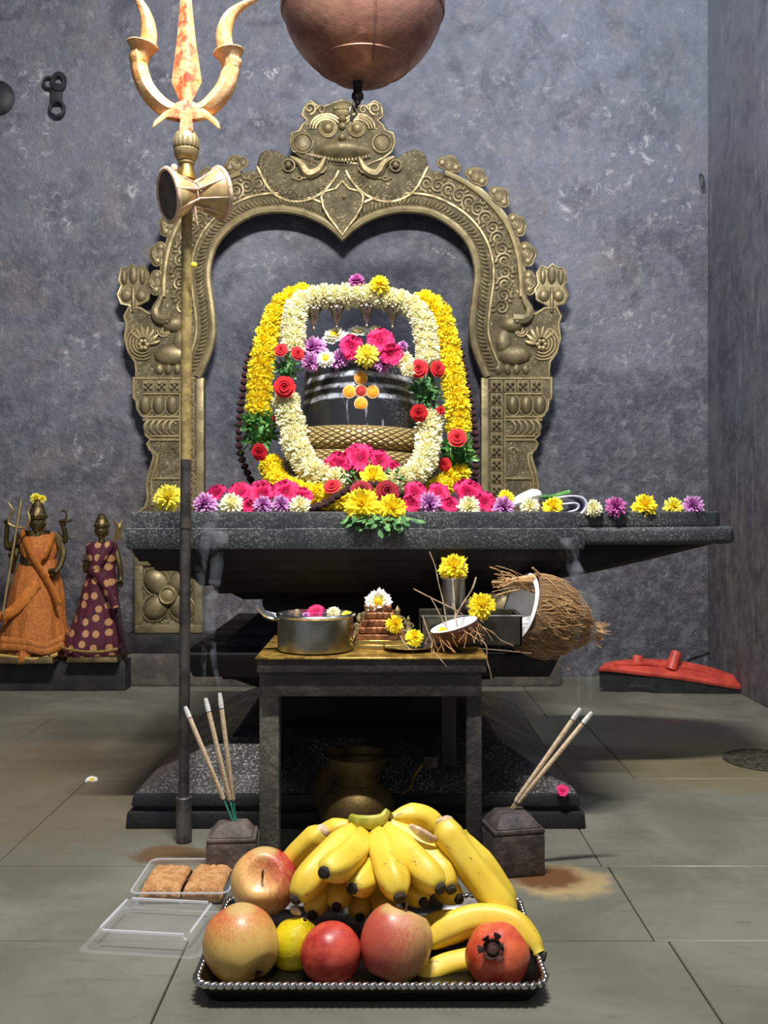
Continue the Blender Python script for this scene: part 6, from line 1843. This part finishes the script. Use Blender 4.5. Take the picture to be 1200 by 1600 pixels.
obj('shawl', drape([(834, 40, 78, .03), (840, 31, 88, .046), (858, 32, 90, .056), (880, 38, 84, .054)], 2.2, .05, 0), M_or, id1)
ribbon([(34, 832, 3.175), (44, 858, 3.145), (60, 886, 3.135), (78, 914, 3.135), (92, 944, 3.13)], .019, M_orl, 'sash', id1)
ribbon([(36, 834, 3.17), (48, 860, 3.138), (64, 888, 3.128)], .004, M_zari, 'gold_edge', id1)
ribbon([(84, 834, 3.175), (76, 856, 3.145), (68, 872, 3.135)], .015, M_orl, 'sash', id1)
ribbon([(80, 838, 3.165), (74, 852, 3.135), (66, 866, 3.128)], .003, M_zari, 'gold_edge', id1)
ribbon([(58, 910, 3.128), (40, 934, 3.12), (18, 956, 3.115), (-6, 966, 3.12)], .017, M_orl, 'sash', id1)
for k, (y0, y1) in enumerate(((1000, 1012), (1010, 1020))): ribbon([(2, y0, 3.11), (40, y1 - 8, 3.098), (70, y1 - 2, 3.10), (100, y0 - 4, 3.125)], .012, M_or, 'hem_fold', id1)
ribbon([(-4, 1024, 3.105), (30, 1028, 3.10), (60, 1030, 3.10), (90, 1022, 3.12)], .006, M_zari, 'gold_hem', id1)
sp_ = thing('slim_trident', 'slim bronze trident held upright by the orange-draped idol', 'trident', P(12, 1026, 3.08))
M_brz2 = brass('light_bronze', (186, 164, 116), (140, 120, 82), .4, 20, metal=.8)
obj('shaft', MB().tube([P(4, 960, 3.09), P(33, 782, 3.12)], [.0045, .0040], 8), M_brz2, sp_)
obj('blade', MB().tube([P(27, 822, 3.12), P(30, 800, 3.12), P(34, 776, 3.12)], [.003, .0075, .001], 8, sq=.5), M_brz2, sp_)
for pp in ([(26, 824, 3.12), (14, 818, 3.12), (16, 806, 3.12), (20, 796, 3.12), (12, 784, 3.12)], [(26, 824, 3.12), (40, 824, 3.12), (46, 812, 3.12), (44, 798, 3.12), (49, 788, 3.12)]):
    obj('prong', MB().tube([P(*p) for p in sp(pp, 4)], [.0048] * 10 + [.0045, .004, .0035, .003, .0025, .0018, .001], 8), M_brz2, sp_)
for (px, py, kind, rr_, lb) in ((56, 779, 'lemon', 9, 'pale yellow flower on the crown of the orange-draped idol'), (66, 780, 'lemon', 7, 'small greenish flower beside the one on the orange-draped idol')):
    bloom('flower_head', kind, lb, px, py, 3.18, rr_, (0, -.7, .7))
b0 = P(155, 1024, 3.2); b0.z = .101
id2 = thing('bronze_idol', 'smaller bronze idol in maroon cloth with pale dots, right one on the left plinth', 'idol', b0)
obj('pedestal', MB().frustum(b0.x, 3.2, .085, .08, .101, .118), M_bronze, id2, bevel=.003)
m = MB()
m.lathe([(.03, 0), (.045, .12), (.045, .26), (.035, .34)], 16, (P(158, 0, ID).x, ID, .118))
arm(m, [(144, 852, ID), (134, 876, 3.18), (134, 892, 3.15), (136, 878, 3.14)], .011)
arm(m, [(178, 850, ID), (186, 880, 3.2), (188, 900, 3.2), (188, 912, 3.19)], .0115)
obj('torso_and_arms', m, M_bronze, id2)
idol_head(id2, 159, 829, .026, 3.175, 802, True)
obj('wrap', drape([(846, 148, 174, .03), (852, 136, 184, .045), (872, 136, 182, .05), (890, 138, 180, .05), (925, 128, 184, .06), (965, 118, 186, .07), (1000, 98, 190, .085), (1016, 94, 188, .085), (1022, 100, 186, .08)], 3.0, .085, 0), M_ma, id2)
ribbon([(176, 846, 3.16), (160, 872, 3.14), (150, 890, 3.138)], .012, M_ma, 'sash', id2)
ribbon([(140, 888, 3.145), (162, 910, 3.13), (180, 950, 3.128)], .014, M_ma, 'sash', id2)
ribbon([(92, 1000, 3.125), (98, 1012, 3.115), (130, 1018, 3.11), (160, 1018, 3.112), (184, 1014, 3.125)], .0055, M_zari, 'gold_hem', id2)
ribbon([(182, 940, 3.15), (190, 985, 3.14), (200, 1020, 3.13)], .013, pm('dark_veil', (52, 30, 40), (40, 24, 34), .8), 'trailing_veil', id2)
for s, (ax_, ay_) in ((1, (184, 826)),):
    m = MB(); 
    for k in range(5): m.tube([P(176 + 3 * k, 848 - k, 3.22), P(182 + 2 * k, 826 - 3 * k, 3.215), P(178 + 2 * k, 812 + 3 * k, 3.21)], .0025, 5)
    obj('side_ornament', m, M_brz2, id2)

# ------------------------------------------------------------------ floor wiper, drain, iron fittings, petals
M_redpl = pm('faded_red_plastic', (204, 78, 60), (176, 60, 48), .5, 0, 20, bump=.2)
M_rub = pm('black_rubber', (22, 24, 26), (36, 38, 40), .6, 0, 30)
wp = thing('floor_wiper', 'red plastic floor wiper head with black rubber blade lying by the back wall', 'wiper', P(1048, 1060, 3.2))
top = [(936, 1044, 3.19), (950, 1034, 3.19), (1000, 1029, 3.19), (1060, 1032, 3.19), (1110, 1042, 3.19), (1158, 1058, 3.19)]
bot = [(936, 1044, 3.13), (950, 1044, 3.12), (1000, 1050, 3.11), (1060, 1057, 3.105), (1110, 1065, 3.10), (1158, 1073, 3.10)]
m = MB(); vs, fs = [], []
for a, b in zip(sp(top, 4), sp(bot, 4)):
    A_, B_ = P(*a), P(*b)
    vs += [A_, B_, B_ - Vector((0, -.004, .012)), A_ - Vector((0, 0, .024))]
k = len(vs) // 4
for i in range(k - 1):
    for q in range(4): fs.append((i * 4 + q, i * 4 + (q + 1) % 4, i * 4 + 4 + (q + 1) % 4, i * 4 + 4 + q))
fs += [(3, 2, 1, 0), tuple((k - 1) * 4 + q for q in range(4))]
obj('head', m.add(vs, fs), M_redpl, wp, fix=True, bevel=.003)
m = MB(); m.tube([P(a, b - 4, 3.15) for a, b in ((960, 1042), (1010, 1041), (1080, 1050), (1140, 1063))], .006, 6)
obj('rib', m, M_redpl, wp)
obj('socket', MB().tube([P(1048, 1047, 3.14), P(1052, 1034, 3.15), P(1057, 1019, 3.16)], [.019, .0185, .017], 14), M_redpl, wp)
obj('lug', MB().tube([P(996, 1036, 3.16), P(997, 1024, 3.165)], [.02, .016], 12, sq=.6), M_redpl, wp)
m = MB(); vs, fs = [], []
for a in sp([(938, 1048, 3.14), (1000, 1054, 3.12), (1060, 1061, 3.112), (1158, 1076, 3.106)], 5):
    A_ = P(*a); z1 = A_.z; z0 = max(.0, z1 - .055) if a[0] < 985 or a[0] > 1020 else z1 - .035
    z0 = max(z0, .0)
    vs += [(A_.x, A_.y, z1), (A_.x, A_.y + .006, z1), (A_.x, A_.y + .012, z0), (A_.x, A_.y + .004, z0)]
k = len(vs) // 4
for i in range(k - 1):
    for q in range(4): fs.append((i * 4 + q, i * 4 + (q + 1) % 4, i * 4 + 4 + (q + 1) % 4, i * 4 + 4 + q))
fs += [(3, 2, 1, 0), tuple((k - 1) * 4 + q for q in range(4))]
obj('blade', m.add(vs, fs), M_rub, wp, fix=True)
o = obj('thin_stick', MB().tube([P(1075, 1032, 3.28), P(1108, 1020, 3.30)], .005, 6), M_iron); tag(o, 'short dark stick lying against the wall behind the red wiper', 'stick')
dc_ = Vector(((1200 - 600) * 2.28 / F, 2.285, 0))
dn = thing('floor_drain', 'round dark perforated drain grate in the floor at the right edge of the photo', 'drain', dc_)
M_drain = pm('rusty_grate', (86, 80, 66), (56, 52, 44), .6, .5, 60, bump=.5)
m = MB().lathe([(.0001, .0015), (.098, .0015), (.098, .0025), (.0001, .0025)], 40, dc_)
obj('well', m, pm('drain_dark', (22, 20, 18), None, .8), dn)
obj('rim', MB().tube([dc_ + Vector((.098 * math.cos(k * .131), .098 * math.sin(k * .131), .002)) for k in range(49)], .0032, 6, cap=False), M_drain, dn)
m = MB()
for k in range(-8, 9):
    q = k * .0115; h = math.sqrt(.096 ** 2 - q * q)
    m.tube([dc_ + Vector((q, -h, .0035)), dc_ + Vector((q, h, .0035))], .0017, 5); m.tube([dc_ + Vector((-h, q, .0045)), dc_ + Vector((h, q, .0045))], .0017, 5)
obj('grid', m, M_drain, dn)
# iron staple and ring on the wall
fx = thing('iron_hasp', 'black iron hasp with a ring hanging on the back wall at upper left', 'hasp', P(88, 145, WY - .01))
m = MB()
for rr in (.030, .022): m.tube([P(92 + 0, 128, WY - .012) + Vector((rr * .8 * math.cos(k * .3), -.004, rr * math.sin(k * .3))) for k in range(22)], .006, 6, cap=False)
m.tube([P(76, 130, WY - .010) + Vector((.018 * math.cos(k * .3), -.002, .020 * math.sin(k * .3))) for k in range(22)], .006, 6, cap=False)
obj('staple', m, M_rub, fx)
obj('strap', MB().box(*(lambda p: (p.x - .022, p.x + .022, WY - .014, WY - .001, p.z - .05, p.z + .03))(P(89, 145, WY))), M_rub, fx, bevel=.006)
obj('ring', MB().tube([P(89, 170, WY - .02) + Vector((.026 * math.cos(k * .262), 0, .026 * math.sin(k * .262))) for k in range(25)], .006, 7, cap=False), M_rub, fx)
o = obj('iron_hook', MB().lathe([(.0001, .0), (.03, .0), (.06, -.012), (.064, -.018)][::-1], 20, P(-8, 150, WY - .02), aim((0, -1, 0))), M_rub); tag(o, 'dark round iron boss on the back wall at the left edge of the photo', 'boss')
o = obj('iron_nail', MB().tube([P(1095, 274, WY), P(1097, 278, WY - .03), P(1098, 292, WY - .034)], .008, 7), M_iron); tag(o, 'bent black iron nail in the back wall near the right corner', 'nail')
# scraps on the floor
p = P(143, 1219, 2.12)
o = bloom('fallen_flower', 'daisy', 'small crushed white flower lying on the floor left of the pedestal', 143, 1219, 2.12, 10, (0, -.4, .9), squash=.6)
o = bloom('fallen_petal', 'magenta0', 'pink petal lying on the right front corner of the pedestal base', 879, 1236, 1.80, 11, (0, -.5, .8), squash=.7)
# smoke
M_smoke = smoke_mat('incense_smoke', 22)
for i, (path, r, lb) in enumerate((
    ([(905, 1104, 1.60), (903, 1060, 1.60), (897, 1010, 1.61), (908, 950, 1.62), (902, 900, 1.63), (880, 860, 1.64)], .010, 'wisp of smoke rising past the large coconut from the right incense'),
    ([(925, 1110, 1.60), (921, 1050, 1.60), (930, 980, 1.61), (925, 930, 1.62), (895, 885, 1.63), (890, 840, 1.63)], .012, 'second smoke wisp drifting up to the spout from the right incense'),
    ([(322, 1088, 1.60), (318, 1040, 1.60), (322, 980, 1.60), (312, 920, 1.60), (318, 860, 1.60), (335, 800, 1.60)], .009, 'smoke wisp rising by the trident pole from the middle left incense stick'),
    ([(344, 1080, 1.60), (334, 1030, 1.60), (330, 960, 1.61), (338, 890, 1.62), (345, 830, 1.62)], .010, 'smoke wisp rising by the trident pole from the tallest left incense stick'))):
    q = [P(*p_) for p_ in sp(path, 6)]
    o = obj('smoke_wisp', MB().tube(q, [r * (.25 + 1.3 * k / len(q)) for k in range(len(q))], 8), M_smoke)
    tag(o, lb, 'smoke', 'wisps of incense smoke'); stuff(o)

# haze of smoke hanging in the upper right corner
t = NT('smoke_haze')
t.t.nodes.remove(t.b)
v = t.n('ShaderNodeVolumePrincipled', {'Color': (0.80, 0.88, 1, 1), 'Anisotropy': 0.1})
g = t.n('ShaderNodeNewGeometry').outputs['Position']
x, y, z = t.xyz(g)
fall = t.math('MULTIPLY', t.math('MULTIPLY', t.rng(z, 1.20, 2.0), t.rng(x, .60, 1.0)), t.rng(y, 2.62, 2.9))
t.put(v.inputs['Density'], t.math('MULTIPLY', fall, .30))
t.t.links.new(v.outputs[0], t.out.inputs[1])
o = obj('haze', MB().box(.60, 1.145, 2.62, 3.415, 1.20, 2.95), t.m)
tag(o, 'thin bluish haze of smoke hanging in the upper right corner of the chamber', 'haze'); stuff(o)
